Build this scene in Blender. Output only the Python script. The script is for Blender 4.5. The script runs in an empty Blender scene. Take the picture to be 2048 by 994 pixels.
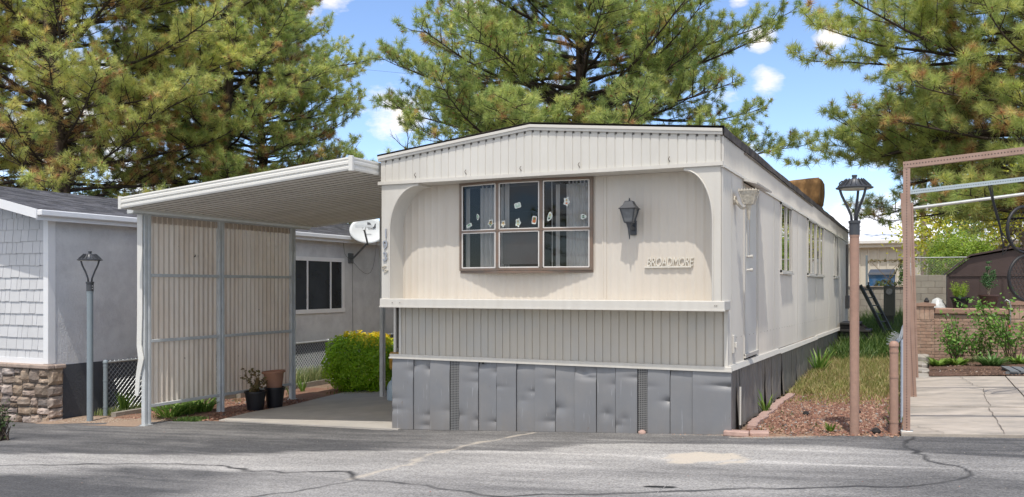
import bpy, math, random
import numpy as np
from mathutils import Vector, Matrix
R = math.radians
rng = np.random.default_rng(7)
random.seed(7)
S = bpy.context.scene
COL = S.collection

# ------------------------------------------------------------------ camera, world, sun, exposure
cam_d = bpy.data.cameras.new("camera"); cam = bpy.data.objects.new("camera", cam_d); COL.objects.link(cam)
cam.location = (1.933, -9.26, 1.6); cam.rotation_euler = (R(90), 0, R(25.2))
cam_d.sensor_width = 36; cam_d.lens = 36*1758/2048; cam_d.shift_y = 75/2048
cam_d.clip_start = .05; cam_d.clip_end = 20000
S.camera = cam
SUNV = Vector((.22, -1, 2.35)).normalized()          # towards the sun
elev = math.asin(SUNV.z); az = math.atan2(SUNV.x, SUNV.y)
sd = bpy.data.lights.new("sun", 'SUN'); sun = bpy.data.objects.new("sun", sd); COL.objects.link(sun)
sd.energy = 3.3; sd.angle = R(.5); sd.color = (1, .955, .88)
sun.rotation_euler = SUNV.to_track_quat('Z', 'Y').to_euler()
W = bpy.data.worlds.new("World"); S.world = W; W.use_nodes = True
nt = W.node_tree; nt.nodes.clear()
def N(t, **k):
    n = nt.nodes.new(t)
    for a, b in k.items(): setattr(n, a, b)
    return n
sky = N('ShaderNodeTexSky', sky_type='NISHITA', sun_disc=False, sun_elevation=elev, sun_rotation=az, altitude=1400, air_density=1.0, dust_density=.25, ozone_density=1.6)
bg = N('ShaderNodeBackground'); bg.inputs[1].default_value = .15
out = N('ShaderNodeOutputWorld')
tc = N('ShaderNodeTexCoord')
# clouds: soft puffs at given directions of the sky, broken up by noise
noi = N('ShaderNodeTexNoise'); noi.inputs['Scale'].default_value = 9; noi.inputs['Detail'].default_value = 9; noi.inputs['Roughness'].default_value = .62
mp = N('ShaderNodeMapping'); mp.inputs['Scale'].default_value = (1, 1, 2.2)
nt.links.new(tc.outputs['Generated'], mp.inputs[0]); nt.links.new(mp.outputs[0], noi.inputs['Vector'])
def M(op, a, b=None, c=None, clamp=False):
    n = nt.nodes.new('ShaderNodeMath'); n.operation = op; n.use_clamp = clamp
    for i, v in enumerate((a, b, c)):
        if v is None: continue
        if isinstance(v, (int, float)): n.inputs[i].default_value = v
        else: nt.links.new(v, n.inputs[i])
    return n.outputs[0]
puffs = []
for azd, el, rad, amp in [(-10.6, 17.9, .016, .9), (-9.4, 15.2, .017, .95), (-8.9, 12.6, .022, .75), (-5.2, 15.0, .022, 1.0), (-38.5, 16.9, .03, 1.), (-37.0, 18.0, .03, .9), (-32.3, 10.8, .02, .9), (-47, 17.0, .025, .9),
                     (-32.5, 11.0, .045, 1.), (-46, 18.5, .04, .9), (-28, 17.5, .035, .7), (-2.5, 6.5, .07, .55), (-11, 8.0, .06, .7), (12, 9, .12, .9), (-60, 12, .12, .9), (-50, 8, .12, .8), (-22, 9, .1, .7), (40, 18, .2, .9), (150, 22, .35, .9), (-140, 25, .3, .9), (90, 14, .25, .9),
                     (180, 38, .62, 1.1), (135, 45, .5, 1.1), (-150, 52, .55, 1.1), (98, 32, .42, 1.1), (-100, 38, .42, 1.1), (160, 12, .35, 1.0), (-165, 14, .35, 1.)]:  # unseen clouds behind and beside the camera, added as neutral fill light
    a, e = R(-azd), R(el)   # azimuth left of +Y
    v = (-math.sin(-a)*math.cos(e), math.cos(a)*math.cos(e), math.sin(e))
    v = (math.sin(R(azd))*math.cos(e), math.cos(R(azd))*math.cos(e), math.sin(e))
    d = N('ShaderNodeVectorMath', operation='DISTANCE'); nt.links.new(tc.outputs['Generated'], d.inputs[0]); d.inputs[1].default_value = v
    puffs.append(M('MULTIPLY', M('SUBTRACT', 1, M('DIVIDE', d.outputs['Value'], rad*1.55), clamp=True), amp))
tot = puffs[0]
for p in puffs[1:]: tot = M('MAXIMUM', tot, p)
mask = M('MULTIPLY', M('SUBTRACT', M('ADD', M('MULTIPLY', tot, .8), M('MULTIPLY', noi.outputs[0], 1.5)), 1.08), 3.2, clamp=True)
mask = M('MULTIPLY', mask, M('GREATER_THAN', tot, .001))
mix = N('ShaderNodeMix', data_type='RGBA')
nt.links.new(mask, mix.inputs[0]); gain = N('ShaderNodeMix', data_type='RGBA', blend_type='MULTIPLY'); gain.inputs[0].default_value = 1; gain.inputs[7].default_value = (1.36, 1.42, 1.56, 1)
nt.links.new(sky.outputs[0], gain.inputs[6]); nt.links.new(gain.outputs[2], mix.inputs[6]); mix.inputs[7].default_value = (8.6, 8.1, 7.5, 1)
nt.links.new(mix.outputs[2], bg.inputs[0]); nt.links.new(bg.outputs[0], out.inputs[0])
S.view_settings.view_transform = 'Standard'; S.view_settings.look = 'None'; S.view_settings.gamma = 1; S.view_settings.exposure = .02
S.view_settings.use_white_balance = True; S.view_settings.white_balance_temperature = 6620
S.cycles.max_bounces = 12; S.cycles.diffuse_bounces = 8; S.cycles.transparent_max_bounces = 16; S.cycles.caustics_reflective = False; S.cycles.caustics_refractive = False

# ------------------------------------------------------------------ ground height
def G(x):
    if x < -14: return -.6725
    if x < -4.5: return -.245+.045*(x+4.5)
    if x > 9: return .373
    if x > 3: return .163+.035*(x-3)
    return .055*x
def Gv(x): return np.vectorize(G)(np.asarray(x, float))

# ------------------------------------------------------------------ materials
_m = {}
def mat(name, c=(.5, .5, .5), rough=.6, metal=0, var=.12, vscale=6, bump=0, bscale=60, c2=None, dscale=2.5, damt=.5, island=0, trans=0, spec=.5, stretch=None, attr=None, extra=None, hue=0):
    """Principled surface: base colour c, mottled towards c2 by noise; island = random value per loose piece"""
    if name in _m: return _m[name]
    m = bpy.data.materials.new(name); _m[name] = m; m.use_nodes = True
    t = m.node_tree; L = t.links; p = t.nodes['Principled BSDF']; o = t.nodes['Material Output']
    def n(tp, **k):
        q = t.nodes.new(tp)
        for a, b in k.items(): setattr(q, a, b)
        return q
    co = n('ShaderNodeTexCoord'); vec = co.outputs['Object']
    if stretch:
        ma = n('ShaderNodeMapping'); ma.inputs['Scale'].default_value = stretch; L.new(vec, ma.inputs[0]); vec = ma.outputs[0]
    n1 = n('ShaderNodeTexNoise'); n1.inputs['Scale'].default_value = vscale; n1.inputs['Detail'].default_value = 6; L.new(vec, n1.inputs[0])
    mr = n('ShaderNodeMapRange'); mr.inputs[1].default_value = .25; mr.inputs[2].default_value = .75; mr.inputs[3].default_value = 1-var; mr.inputs[4].default_value = 1+var
    L.new(n1.outputs[0], mr.inputs[0])
    col = n('ShaderNodeMix', data_type='RGBA'); col.inputs[6].default_value = (*c, 1); col.inputs[7].default_value = (*(c2 or c), 1); col.inputs[0].default_value = 0
    if c2:
        n2 = n('ShaderNodeTexNoise'); n2.inputs['Scale'].default_value = dscale; n2.inputs['Detail'].default_value = 8; n2.inputs['Roughness'].default_value = .65; L.new(vec, n2.inputs[0])
        m2 = n('ShaderNodeMapRange'); m2.inputs[1].default_value = .42; m2.inputs[2].default_value = .68; m2.inputs[4].default_value = damt; m2.clamp = True
        L.new(n2.outputs[0], m2.inputs[0]); L.new(m2.outputs[0], col.inputs[0])
    cur = col.outputs[2]
    if attr:
        at_ = n('ShaderNodeAttribute', attribute_name=attr[0]); rp = n('ShaderNodeValToRGB'); rp.color_ramp.interpolation = 'LINEAR'
        els = rp.color_ramp.elements
        for i, (pos, cc) in enumerate(attr[1]):
            e = els[i] if i < 2 else els.new(pos)
            e.position = pos; e.color = (*cc, 1)
        L.new(at_.outputs['Fac'], rp.inputs[0]); cur = rp.outputs[0]
    mul = n('ShaderNodeMix', data_type='RGBA', blend_type='MULTIPLY'); mul.inputs[0].default_value = 1
    L.new(cur, mul.inputs[6]); L.new(mr.outputs[0], mul.inputs[7]); cur = mul.outputs[2]
    if island:
        g = n('ShaderNodeNewGeometry'); hs = n('ShaderNodeHueSaturation')
        r2 = n('ShaderNodeMapRange'); r2.inputs[3].default_value = 1-island; r2.inputs[4].default_value = 1+island
        L.new(g.outputs['Random Per Island'], r2.inputs[0]); L.new(r2.outputs[0], hs.inputs['Value']); L.new(cur, hs.inputs['Color'])
        if hue:
            wn = n('ShaderNodeTexWhiteNoise', noise_dimensions='1D'); L.new(g.outputs['Random Per Island'], wn.inputs['W'])
            r3 = n('ShaderNodeMapRange'); r3.inputs[3].default_value = .5-hue; r3.inputs[4].default_value = .5+hue
            r4 = n('ShaderNodeMapRange'); r4.inputs[3].default_value = .6; r4.inputs[4].default_value = 1.3
            L.new(wn.outputs['Value'], r3.inputs[0]); L.new(r3.outputs[0], hs.inputs['Hue']); L.new(wn.outputs['Value'], r4.inputs[0]); L.new(r4.outputs[0], hs.inputs['Saturation'])
        cur = hs.outputs[0]
    if extra: cur = extra(t, n, L, co, cur, p)
    L.new(cur, p.inputs['Base Color'])
    p.inputs['Roughness'].default_value = rough; p.inputs['Metallic'].default_value = metal; p.inputs['Specular IOR Level'].default_value = spec
    if bump:
        nb = n('ShaderNodeTexNoise'); nb.inputs['Scale'].default_value = bscale; nb.inputs['Detail'].default_value = 5; L.new(co.outputs['Object'], nb.inputs[0])
        b = n('ShaderNodeBump'); b.inputs['Strength'].default_value = bump; b.inputs['Distance'].default_value = .01; L.new(nb.outputs[0], b.inputs['Height']); L.new(b.outputs[0], p.inputs['Normal'])
    if trans:
        tr = n('ShaderNodeBsdfTranslucent'); mx = n('ShaderNodeMixShader'); mx.inputs[0].default_value = trans
        L.new(cur, tr.inputs[0]); L.new(p.outputs[0], mx.inputs[1]); L.new(tr.outputs[0], mx.inputs[2]); L.new(mx.outputs[0], o.inputs[0])
    return m
def glass_mat(name, tint=(.75, .8, .82), refl=1.0):
    m = bpy.data.materials.new(name); m.use_nodes = True; t = m.node_tree; t.nodes.clear(); L = t.links
    o = t.nodes.new('ShaderNodeOutputMaterial'); a = t.nodes.new('ShaderNodeBsdfTransparent'); a.inputs[0].default_value = (*tint, 1)
    g = t.nodes.new('ShaderNodeBsdfGlossy'); g.inputs['Roughness'].default_value = .02
    f = t.nodes.new('ShaderNodeFresnel'); f.inputs[0].default_value = 1.55; mm = t.nodes.new('ShaderNodeMath'); mm.operation = 'MULTIPLY'; mm.inputs[1].default_value = 1.6*refl; mm.use_clamp = True
    x = t.nodes.new('ShaderNodeMixShader'); L.new(f.outputs[0], mm.inputs[0]); L.new(mm.outputs[0], x.inputs[0]); L.new(a.outputs[0], x.inputs[1]); L.new(g.outputs[0], x.inputs[2]); L.new(x.outputs[0], o.inputs[0])
    return m
def grime(low, high, amt, col=(.30, .27, .22)):
    """dirt splashed and streaked on a wall between two heights (object z)"""
    def f(t, n, L, co, cur, p):
        s = n('ShaderNodeSeparateXYZ'); L.new(co.outputs['Object'], s.inputs[0])
        ma = n('ShaderNodeMapping'); ma.inputs['Scale'].default_value = (14, 14, 1.2); L.new(co.outputs['Object'], ma.inputs[0])
        q = n('ShaderNodeTexNoise'); q.inputs['Scale'].default_value = 1; q.inputs['Detail'].default_value = 6; L.new(ma.outputs[0], q.inputs[0])
        h = n('ShaderNodeMapRange'); h.inputs[1].default_value = high; h.inputs[2].default_value = low; h.inputs[3].default_value = .0; h.inputs[4].default_value = 1; L.new(s.outputs['Z'], h.inputs[0])
        k = n('ShaderNodeMath', operation='MULTIPLY'); L.new(h.outputs[0], k.inputs[0]); L.new(q.outputs[0], k.inputs[1])
        k2 = n('ShaderNodeMath', operation='MULTIPLY_ADD'); L.new(q.outputs[0], k2.inputs[0]); k2.inputs[1].default_value = .25; L.new(k.outputs[0], k2.inputs[2])
        k3 = n('ShaderNodeMath', operation='MULTIPLY'); k3.use_clamp = True; L.new(k2.outputs[0], k3.inputs[0]); k3.inputs[1].default_value = amt
        x = n('ShaderNodeMix', data_type='RGBA'); L.new(k3.outputs[0], x.inputs[0]); L.new(cur, x.inputs[6]); x.inputs[7].default_value = (*col, 1)
        return x.outputs[2]
    return f

def rust(t, n, L, co, cur):
    ma = n('ShaderNodeMapping'); ma.inputs['Scale'].default_value = (5, 5, 1.6); L.new(co.outputs['Object'], ma.inputs[0])
    q = n('ShaderNodeTexNoise'); q.inputs['Scale'].default_value = 3.1; q.inputs['Detail'].default_value = 8; q.inputs['Roughness'].default_value = .7; L.new(ma.outputs[0], q.inputs[0])
    r = n('ShaderNodeMapRange'); r.inputs[1].default_value = .66; r.inputs[2].default_value = .74; L.new(q.outputs[0], r.inputs[0])
    x = n('ShaderNodeMix', data_type='RGBA'); L.new(r.outputs[0], x.inputs[0]); L.new(cur, x.inputs[6]); x.inputs[7].default_value = (.16, .09, .055, 1)
    ma2 = n('ShaderNodeMapping'); ma2.inputs['Scale'].default_value = (30, 30, 2); L.new(co.outputs['Object'], ma2.inputs[0])
    q2 = n('ShaderNodeTexNoise'); q2.inputs['Scale'].default_value = 1.5; q2.inputs['Detail'].default_value = 5; L.new(ma2.outputs[0], q2.inputs[0])
    r2 = n('ShaderNodeMapRange'); r2.inputs[1].default_value = .66; r2.inputs[2].default_value = .72; r2.inputs[4].default_value = .6; L.new(q2.outputs[0], r2.inputs[0])
    y = n('ShaderNodeMix', data_type='RGBA'); L.new(r2.outputs[0], y.inputs[0]); L.new(x.outputs[2], y.inputs[6]); y.inputs[7].default_value = (.36, .37, .39, 1)
    return y.outputs[2]

# ------------------------------------------------------------------ mesh helpers
class MB:
    def __init__(s): s.v = []; s.f = []; s.m = []; s.cm = 0
    def mi(s, i): s.cm = i; return s
    def add(s, vs, fs):
        b = len(s.v); s.v += [tuple(v) for v in vs]
        for f in fs: s.f.append(tuple(i+b for i in f)); s.m.append(s.cm)
        return s
    def box(s, x0, x1, y0, y1, z0, z1, bev=0):
        if bev:
            b = min(bev, (x1-x0)*.45, (y1-y0)*.45, (z1-z0)*.45)
            vs = []; 
            for z, i in ((z0, b), (z0+b, 0), (z1-b, 0), (z1, b)):
                for cx, cy, sx, sy in ((x0, y0, 1, 1), (x1, y0, -1, 1), (x1, y1, -1, -1), (x0, y1, 1, -1)):
                    o = b
                    a1 = (cx+sx*(o if i == 0 else b*1.0+0), cy+sy*(0 if i == 0 else b), z); a2 = (cx+sx*(0 if i == 0 else b), cy+sy*(o if i == 0 else b), z)
                    if (sx, sy) in ((1, 1), (-1, -1)): vs += [a2, a1]
                    else: vs += [a1, a2]
            fs = [tuple(range(7, -1, -1)), tuple(range(24, 32))]
            for k in range(3):
                for i in range(8): fs.append((k*8+i, k*8+(i+1) % 8, (k+1)*8+(i+1) % 8, (k+1)*8+i))
            return s.add(vs, fs)
        vs = [(x0, y0, z0), (x1, y0, z0), (x1, y1, z0), (x0, y1, z0), (x0, y0, z1), (x1, y0, z1), (x1, y1, z1), (x0, y1, z1)]
        return s.add(vs, [(3, 2, 1, 0), (4, 5, 6, 7), (0, 1, 5, 4), (1, 2, 6, 5), (2, 3, 7, 6), (3, 0, 4, 7)])
    def hexa(s, b, t):  # bottom quad, top quad
        return s.add(list(b)+list(t), [(3, 2, 1, 0), (4, 5, 6, 7), (0, 1, 5, 4), (1, 2, 6, 5), (2, 3, 7, 6), (3, 0, 4, 7)])
    def tube(s, pts, r, n=8, cap=True):
        pts = [Vector(p) for p in pts]; rs = r if isinstance(r, (list, tuple)) else [r]*len(pts)
        vs = []; up = Vector((0, 0, 1)); prev = None
        for i, p in enumerate(pts):
            d = (pts[min(i+1, len(pts)-1)]-pts[max(i-1, 0)]).normalized()
            if prev is None:
                a = up if abs(d.z) < .9 else Vector((1, 0, 0)); u = d.cross(a).normalized()
            else: u = (prev-d*prev.dot(d)).normalized()
            prev = u; w = d.cross(u)
            for k in range(n):
                t = 2*math.pi*k/n; vs.append(p+(u*math.cos(t)+w*math.sin(t))*rs[i])
        fs = []
        for i in range(len(pts)-1):
            for k in range(n): fs.append((i*n+k, i*n+(k+1) % n, (i+1)*n+(k+1) % n, (i+1)*n+k))
        if cap: fs += [tuple(range(n-1, -1, -1)), tuple(range((len(pts)-1)*n, len(pts)*n))]
        return s.add(vs, fs)
    def bar(s, a, b, w, h):  # rectangular bar a->b, w sideways, h vertical-ish
        a, b = Vector(a), Vector(b); d = (b-a).normalized(); up = Vector((0, 0, 1)) if abs(d.z) < .95 else Vector((0, 1, 0))
        u = d.cross(up).normalized()*w/2; v = u.cross(d).normalized()*h/2
        return s.hexa([a-u-v, a+u-v, a+u+v, a-u+v], [b-u-v, b+u-v, b+u+v, b-u+v])
    def lathe(s, prof, c=(0, 0, 0), n=16, cap=True):
        vs = []
        for r, z in prof:
            for k in range(n):
                t = 2*math.pi*k/n; vs.append((c[0]+r*math.cos(t), c[1]+r*math.sin(t), c[2]+z))
        fs = []
        for i in range(len(prof)-1):
            for k in range(n): fs.append((i*n+k, i*n+(k+1) % n, (i+1)*n+(k+1) % n, (i+1)*n+k))
        if cap: fs += [tuple(range(n-1, -1, -1)), tuple(range((len(prof)-1)*n, len(prof)*n))]
        return s.add(vs, fs)
    def prism(s, poly, axis, a, b):  # poly in 2D; axis 'y': (x,z), 'x': (y,z), 'z': (x,y)
        def P(p, t): return (p[0], t, p[1]) if axis == 'y' else (t, p[0], p[1]) if axis == 'x' else (p[0], p[1], t)
        n = len(poly); vs = [P(p, a) for p in poly]+[P(p, b) for p in poly]
        return s.add(vs, [tuple(range(n-1, -1, -1)), tuple(range(n, 2*n))]+[(i, (i+1) % n, n+(i+1) % n, n+i) for i in range(n)])
    def build(s, name, mats, parent=None, loc=None, smooth=False, recalc=True):
        me = bpy.data.meshes.new(name)
        if parent is not None: org = world_loc(parent)
        else:
            if loc is None:
                a = np.array(s.v); loc = ((a[:, 0].min()+a[:, 0].max())/2, (a[:, 1].min()+a[:, 1].max())/2, a[:, 2].min())
            org = Vector(loc)
        me.from_pydata([(v[0]-org[0], v[1]-org[1], v[2]-org[2]) for v in s.v], [], s.f)
        mats = mats if isinstance(mats, (list, tuple)) else [mats]
        for m in mats: me.materials.append(m)
        me.polygons.foreach_set('material_index', s.m)
        if recalc:
            import bmesh
            bm = bmesh.new(); bm.from_mesh(me); bmesh.ops.recalc_face_normals(bm, faces=bm.faces); bm.to_mesh(me); bm.free()
        if smooth: me.polygons.foreach_set('use_smooth', [True]*len(me.polygons)); 
        o = bpy.data.objects.new(name, me); COL.objects.link(o)
        if parent is not None: o.parent = parent
        else: o.location = org
        if smooth and smooth != 'all': 
            try: me.set_sharp_from_angle(angle=R(40))
            except Exception: pass
        return o
def world_loc(o):
    p = Vector((0, 0, 0))
    while o is not None: p = p+Vector(o.location); o = o.parent
    return p
def npmesh(name, V, F, mats, parent=None, loc=(0, 0, 0), attrs=None, smooth=False):
    """V (n,3), F (m,k) equal-size faces"""
    org = np.array(world_loc(parent)) if parent is not None else np.array(loc, float)
    V = np.asarray(V, float)-org; me = bpy.data.meshes.new(name); k = F.shape[1]
    me.vertices.add(len(V)); me.vertices.foreach_set('co', V.astype(np.float32).ravel())
    me.loops.add(F.size); me.loops.foreach_set('vertex_index', F.astype(np.int32).ravel())
    me.polygons.add(len(F)); me.polygons.foreach_set('loop_start', np.arange(0, F.size, k, dtype=np.int32))
    if smooth: me.polygons.foreach_set('use_smooth', np.ones(len(F), bool))
    me.update(calc_edges=True)
    for m in (mats if isinstance(mats, (list, tuple)) else [mats]): me.materials.append(m)
    for an, dom, val in (attrs or []):
        a = me.attributes.new(an, 'FLOAT', dom); a.data.foreach_set('value', np.asarray(val, np.float32))
    o = bpy.data.objects.new(name, me); COL.objects.link(o)
    if parent is not None: o.parent = parent
    else: o.location = org
    return o
def tag(o, label=None, cat=None, group=None, kind=None):
    if label: o['label'] = label
    if cat: o['category'] = cat
    if group: o['group'] = group
    if kind: o['kind'] = kind
    return o
def thing(name, loc, label, cat, group=None):
    o = bpy.data.objects.new(name, None); o.location = loc; o.empty_display_size = .2; COL.objects.link(o)
    return tag(o, label, cat, group)
def text_obj(name, txt, size, extrude, M4, material, parent, shear=0, space=1.0, bevel=0, offset=0):
    c = bpy.data.curves.new(name, 'FONT'); c.body = txt; c.size = size; c.extrude = extrude; c.shear = shear; c.space_character = space; c.align_x = 'LEFT'; c.bevel_depth = bevel; c.offset = offset
    t = bpy.data.objects.new(name, c); COL.objects.link(t)
    dg = bpy.context.evaluated_depsgraph_get(); dg.update(); me = bpy.data.meshes.new_from_object(t.evaluated_get(dg))
    bpy.data.objects.remove(t); me.materials.clear(); me.materials.append(material)
    me.transform(Matrix.Translation(-world_loc(parent)) @ M4)
    o = bpy.data.objects.new(name, me); COL.objects.link(o); o.parent = parent
    return o
def XZ(x, y, z, extra=Matrix.Identity(4)):   # text facing -Y at x,y,z
    return Matrix.Translation((x, y, z)) @ Matrix.Rotation(R(90), 4, 'X') @ extra
def lerp(a, b, t): return a+(b-a)*t
def vnoise(x, y, seed=0):
    """cheap smooth 2-D noise -1..1"""
    r = np.random.default_rng(seed); s = np.zeros_like(np.asarray(x, float)*1.0)
    for k in range(8):
        a, b, p = r.normal(0, 1), r.normal(0, 1), r.uniform(0, 6.28); s = s+np.sin(a*x+b*y+p)
    return s/4
def fbm(x, y, seed=0, sc=1., oct=4):
    s = 0
    for o in range(oct): s = s+vnoise(x*sc*2**o, y*sc*2**o, seed+o*13)/(1.7**o)
    return s

# ------------------------------------------------------------------ setting: ground, road, pads, hills
dirt = mat('dirt', (.23, .155, .105), .95, var=.3, vscale=30, c2=(.30, .235, .17), dscale=3, damt=.8, bump=.6, bscale=120)
def grid_sheet(name, xs, ys, zf, m, kind='structure', attrs=None, loc=(0, 0, 0), smooth=True):
    X, Y = np.meshgrid(xs, ys); Z = zf(X, Y); V = np.stack([X, Y, Z], -1).reshape(-1, 3); w, h = len(xs), len(ys)
    i = np.arange(w*h).reshape(h, w); F = np.stack([i[:-1, :-1], i[:-1, 1:], i[1:, 1:], i[1:, :-1]], -1).reshape(-1, 4)
    o = npmesh(name, V, F, m, attrs=attrs(X, Y) if attrs else None, smooth=smooth); o['kind'] = kind
    return o
xs = np.concatenate([[-6000, -2000, -600, -200, -80, -40, -25], np.arange(-18, 14.01, .5), [25, 40, 80, 200, 600, 2000, 6000]])
ys = np.concatenate([[-300, -100, -40, -20], np.arange(-14, 21.51, .5), [21.75, 21.85], np.arange(23, 45, 3), [60, 90, 200, 600, 2000, 6000]])
def gz(X, Y):
    z = Gv(X)-.03
    z = np.where(Y > 21.8, 1.32+np.clip((Y-22)*.01, 0, .5), z)
    z = np.where(Y > 80, 1.6-np.clip((Y-80)*.002, 0, 6), z)
    return z
grid_sheet('ground', xs, ys, gz, dirt)

YE = [(-60, -.4), (-14, -.35), (-11.5, -.03), (-10.1, -.16), (-9.3, .1), (-8.6, .38), (-7.5, .55), (-6, .36), (-4.2, .165), (-4.1, .30), (0.05, .30), (.06, .15), (.3, .16), (1.1, .36), (1.8, .40), (2.8, .39), (60, .4)]
def ye(x): return np.interp(x, [a for a, b in YE], [b for a, b in YE])
crackA = [(-9, -3.2), (-7.158, -2.993), (-6.849, -2.865), (-6.171, -2.535), (-4.676, -2.314), (-4.305, -2.498), (-3.665, -2.585), (-3.043, -2.321), (-2.632, -2.626), (-2.201, -2.761), (-1.801, -2.846), (-1.146, -2.942), (-0.77, -2.806), (-0.35, -2.808), (0.343, -2.442), (1.689, -2.018), (2.102, -1.747), (2.318, -1.47), (2.262, -1.141), (1.967, -0.963), (1.806, -0.564), (1.751, 0.4)]
crackB = [(-3.043, -2.321), (-2.85, -2.42), (-2.632, -2.626), (-2.9, -3.1), (-3.4, -3.9), (-3.6, -5)]
crackC = [(-9.9, -.25), (-9.2, -.5), (-8.4, -.3), (-7.9, -.1)]
crackD = [(2.6, .3), (2.7, -.3), (3.1, -.9), (3.0, -1.6), (3.6, -2.4)]
diag = [(-2.75, -2.6), (-2.668, -2.203), (-2.678, -1.235), (-2.568, -0.535), (-2.32, -0.073), (-2.2, .2)]
def pdist(X, Y, pts):
    d = np.full(X.shape, 9.)
    for (ax, ay), (bx, by) in zip(pts[:-1], pts[1:]):
        L2 = (bx-ax)**2+(by-ay)**2; t = np.clip(((X-ax)*(bx-ax)+(Y-ay)*(by-ay))/L2, 0, 1)
        d = np.minimum(d, np.hypot(X-ax-t*(bx-ax), Y-ay-t*(by-ay)))
    return d
def sm(a, b, x): t = np.clip((x-a)/(b-a), 0, 1); return t*t*(3-2*t)
def road_attrs(X, Y):
    wx = X+.10*fbm(X, Y, 3, 2.2); wy = Y+.07*fbm(X, Y, 5, 2.2)
    cr = np.maximum.reduce([1-sm(.012, .035, pdist(wx, wy, crackA)), .8*(1-sm(.008, .03, pdist(wx, wy, crackB))), .6*(1-sm(.006, .025, pdist(wx, wy, crackC))), .5*(1-sm(.005, .03, pdist(wx, wy, crackD)))])
    cr = cr*(.65+.35*np.clip(fbm(X, Y, 9, 3)+.5, 0, 1))
    # worn pale band and darker parts
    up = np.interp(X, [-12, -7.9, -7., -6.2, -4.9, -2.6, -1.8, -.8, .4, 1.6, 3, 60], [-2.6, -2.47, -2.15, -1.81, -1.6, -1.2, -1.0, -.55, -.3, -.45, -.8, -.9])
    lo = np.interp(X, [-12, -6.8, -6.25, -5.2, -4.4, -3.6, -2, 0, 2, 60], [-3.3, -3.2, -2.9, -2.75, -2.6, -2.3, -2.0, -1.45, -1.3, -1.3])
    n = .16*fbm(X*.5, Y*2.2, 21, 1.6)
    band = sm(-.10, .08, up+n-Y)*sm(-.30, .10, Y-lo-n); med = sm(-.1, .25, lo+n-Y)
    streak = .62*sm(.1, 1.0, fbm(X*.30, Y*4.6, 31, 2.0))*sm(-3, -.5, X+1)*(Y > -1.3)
    paleness = np.clip(.10+.60*band+streak+.13*fbm(X*.6, Y*1.5, 41, 1.3)+.06*fbm(X*.25, Y*6, 43, 2.4)+.34*med*sm(-4.6, -3.4, X)*(1-.55*sm(.6, 1.8, X)), 0, 1)*(1-.35*sm(1.0, 2.2, X))
    paleness = paleness*(1-.55*sm(1.2, 1.9, X)*sm(-1.6, -.9, Y)*0)
    sand = 1-sm(.75, 1.15, np.hypot((wx-.09+.12*(wy+1.1))/.42, (wy+1.08)/.30)+.30*fbm(X, Y, 51, 9))
    sand = np.maximum(sand, .62*(1-sm(.005, .07, pdist(wx, wy, diag)+.03*fbm(X, Y, 52, 9))))
    sand = np.maximum(sand, .5*(1-sm(.0, .14, np.abs(Y-ye(X)))) * sm(.1, .7, fbm(X, Y, 53, 3)) * (X > -.6))
    hole = 1-sm(.85, 1.05, np.hypot((X-.02)/.135, (Y+2.43)/.052)+.12*fbm(X, Y, 61, 14))
    return [('paleness', 'POINT', paleness.ravel()), ('crack', 'POINT', cr.ravel()), ('sand', 'POINT', sand.ravel()), ('stain', 'POINT', hole.ravel())]
def road_extra(t, n, L, co, cur, p):
    def at_(a): q = n('ShaderNodeAttribute', attribute_name=a); return q.outputs['Fac']
    def mixc(f, a, b):
        x = n('ShaderNodeMix', data_type='RGBA'); L.new(f, x.inputs[0])
        if isinstance(a, tuple): x.inputs[6].default_value = (*a, 1)
        else: L.new(a, x.inputs[6])
        if isinstance(b, tuple): x.inputs[7].default_value = (*b, 1)
        else: L.new(b, x.inputs[7])
        return x.outputs[2]
    # aggregate speckle
    vo = n('ShaderNodeTexVoronoi'); vo.inputs['Scale'].default_value = 75; L.new(co.outputs['Object'], vo.inputs[0])
    sp = n('ShaderNodeMapRange'); sp.inputs[1].default_value = .1; sp.inputs[2].default_value = .9; sp.inputs[3].default_value = .76; sp.inputs[4].default_value = 1.3
    sc = n('ShaderNodeSeparateColor'); L.new(vo.outputs['Color'], sc.inputs[0]); L.new(sc.outputs[0], sp.inputs[0])
    big = n('ShaderNodeTexNoise'); big.inputs['Scale'].default_value = 3.2; big.inputs['Detail'].default_value = 9; big.inputs['Roughness'].default_value = .7
    mm = n('ShaderNodeMapping'); mm.inputs['Scale'].default_value = (.35, 1.6, 1); L.new(co.outputs['Object'], mm.inputs[0]); L.new(mm.outputs[0], big.inputs[0])
    bm_ = n('ShaderNodeMapRange'); bm_.inputs[1].default_value = .3; bm_.inputs[2].default_value = .7; bm_.inputs[3].default_value = -.13; bm_.inputs[4].default_value = .13; L.new(big.outputs[0], bm_.inputs[0])
    wv = n('ShaderNodeMath', operation='ADD'); wv.use_clamp = True; L.new(at_('paleness'), wv.inputs[0]); L.new(bm_.outputs[0], wv.inputs[1])
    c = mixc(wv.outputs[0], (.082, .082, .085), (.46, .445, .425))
    mu = n('ShaderNodeMix', data_type='RGBA', blend_type='MULTIPLY'); mu.inputs[0].default_value = 1; L.new(c, mu.inputs[6]); L.new(sp.outputs[0], mu.inputs[7]); c = mu.outputs[2]
    sn = n('ShaderNodeMath', operation='MULTIPLY'); sn.use_clamp = True; L.new(at_('sand'), sn.inputs[0]); L.new(sp.outputs[0], sn.inputs[1])
    c = mixc(sn.outputs[0], c, (.56, .50, .42))
    c = mixc(at_('crack'), c, (.045, .045, .047))
    c = mixc(at_('stain'), c, (.018, .02, .02))
    b = n('ShaderNodeBump'); b.inputs['Strength'].default_value = .55; b.inputs['Distance'].default_value = .006
    L.new(vo.outputs['Distance'], b.inputs['Height']); L.new(b.outputs[0], p.inputs['Normal'])
    return c
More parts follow.
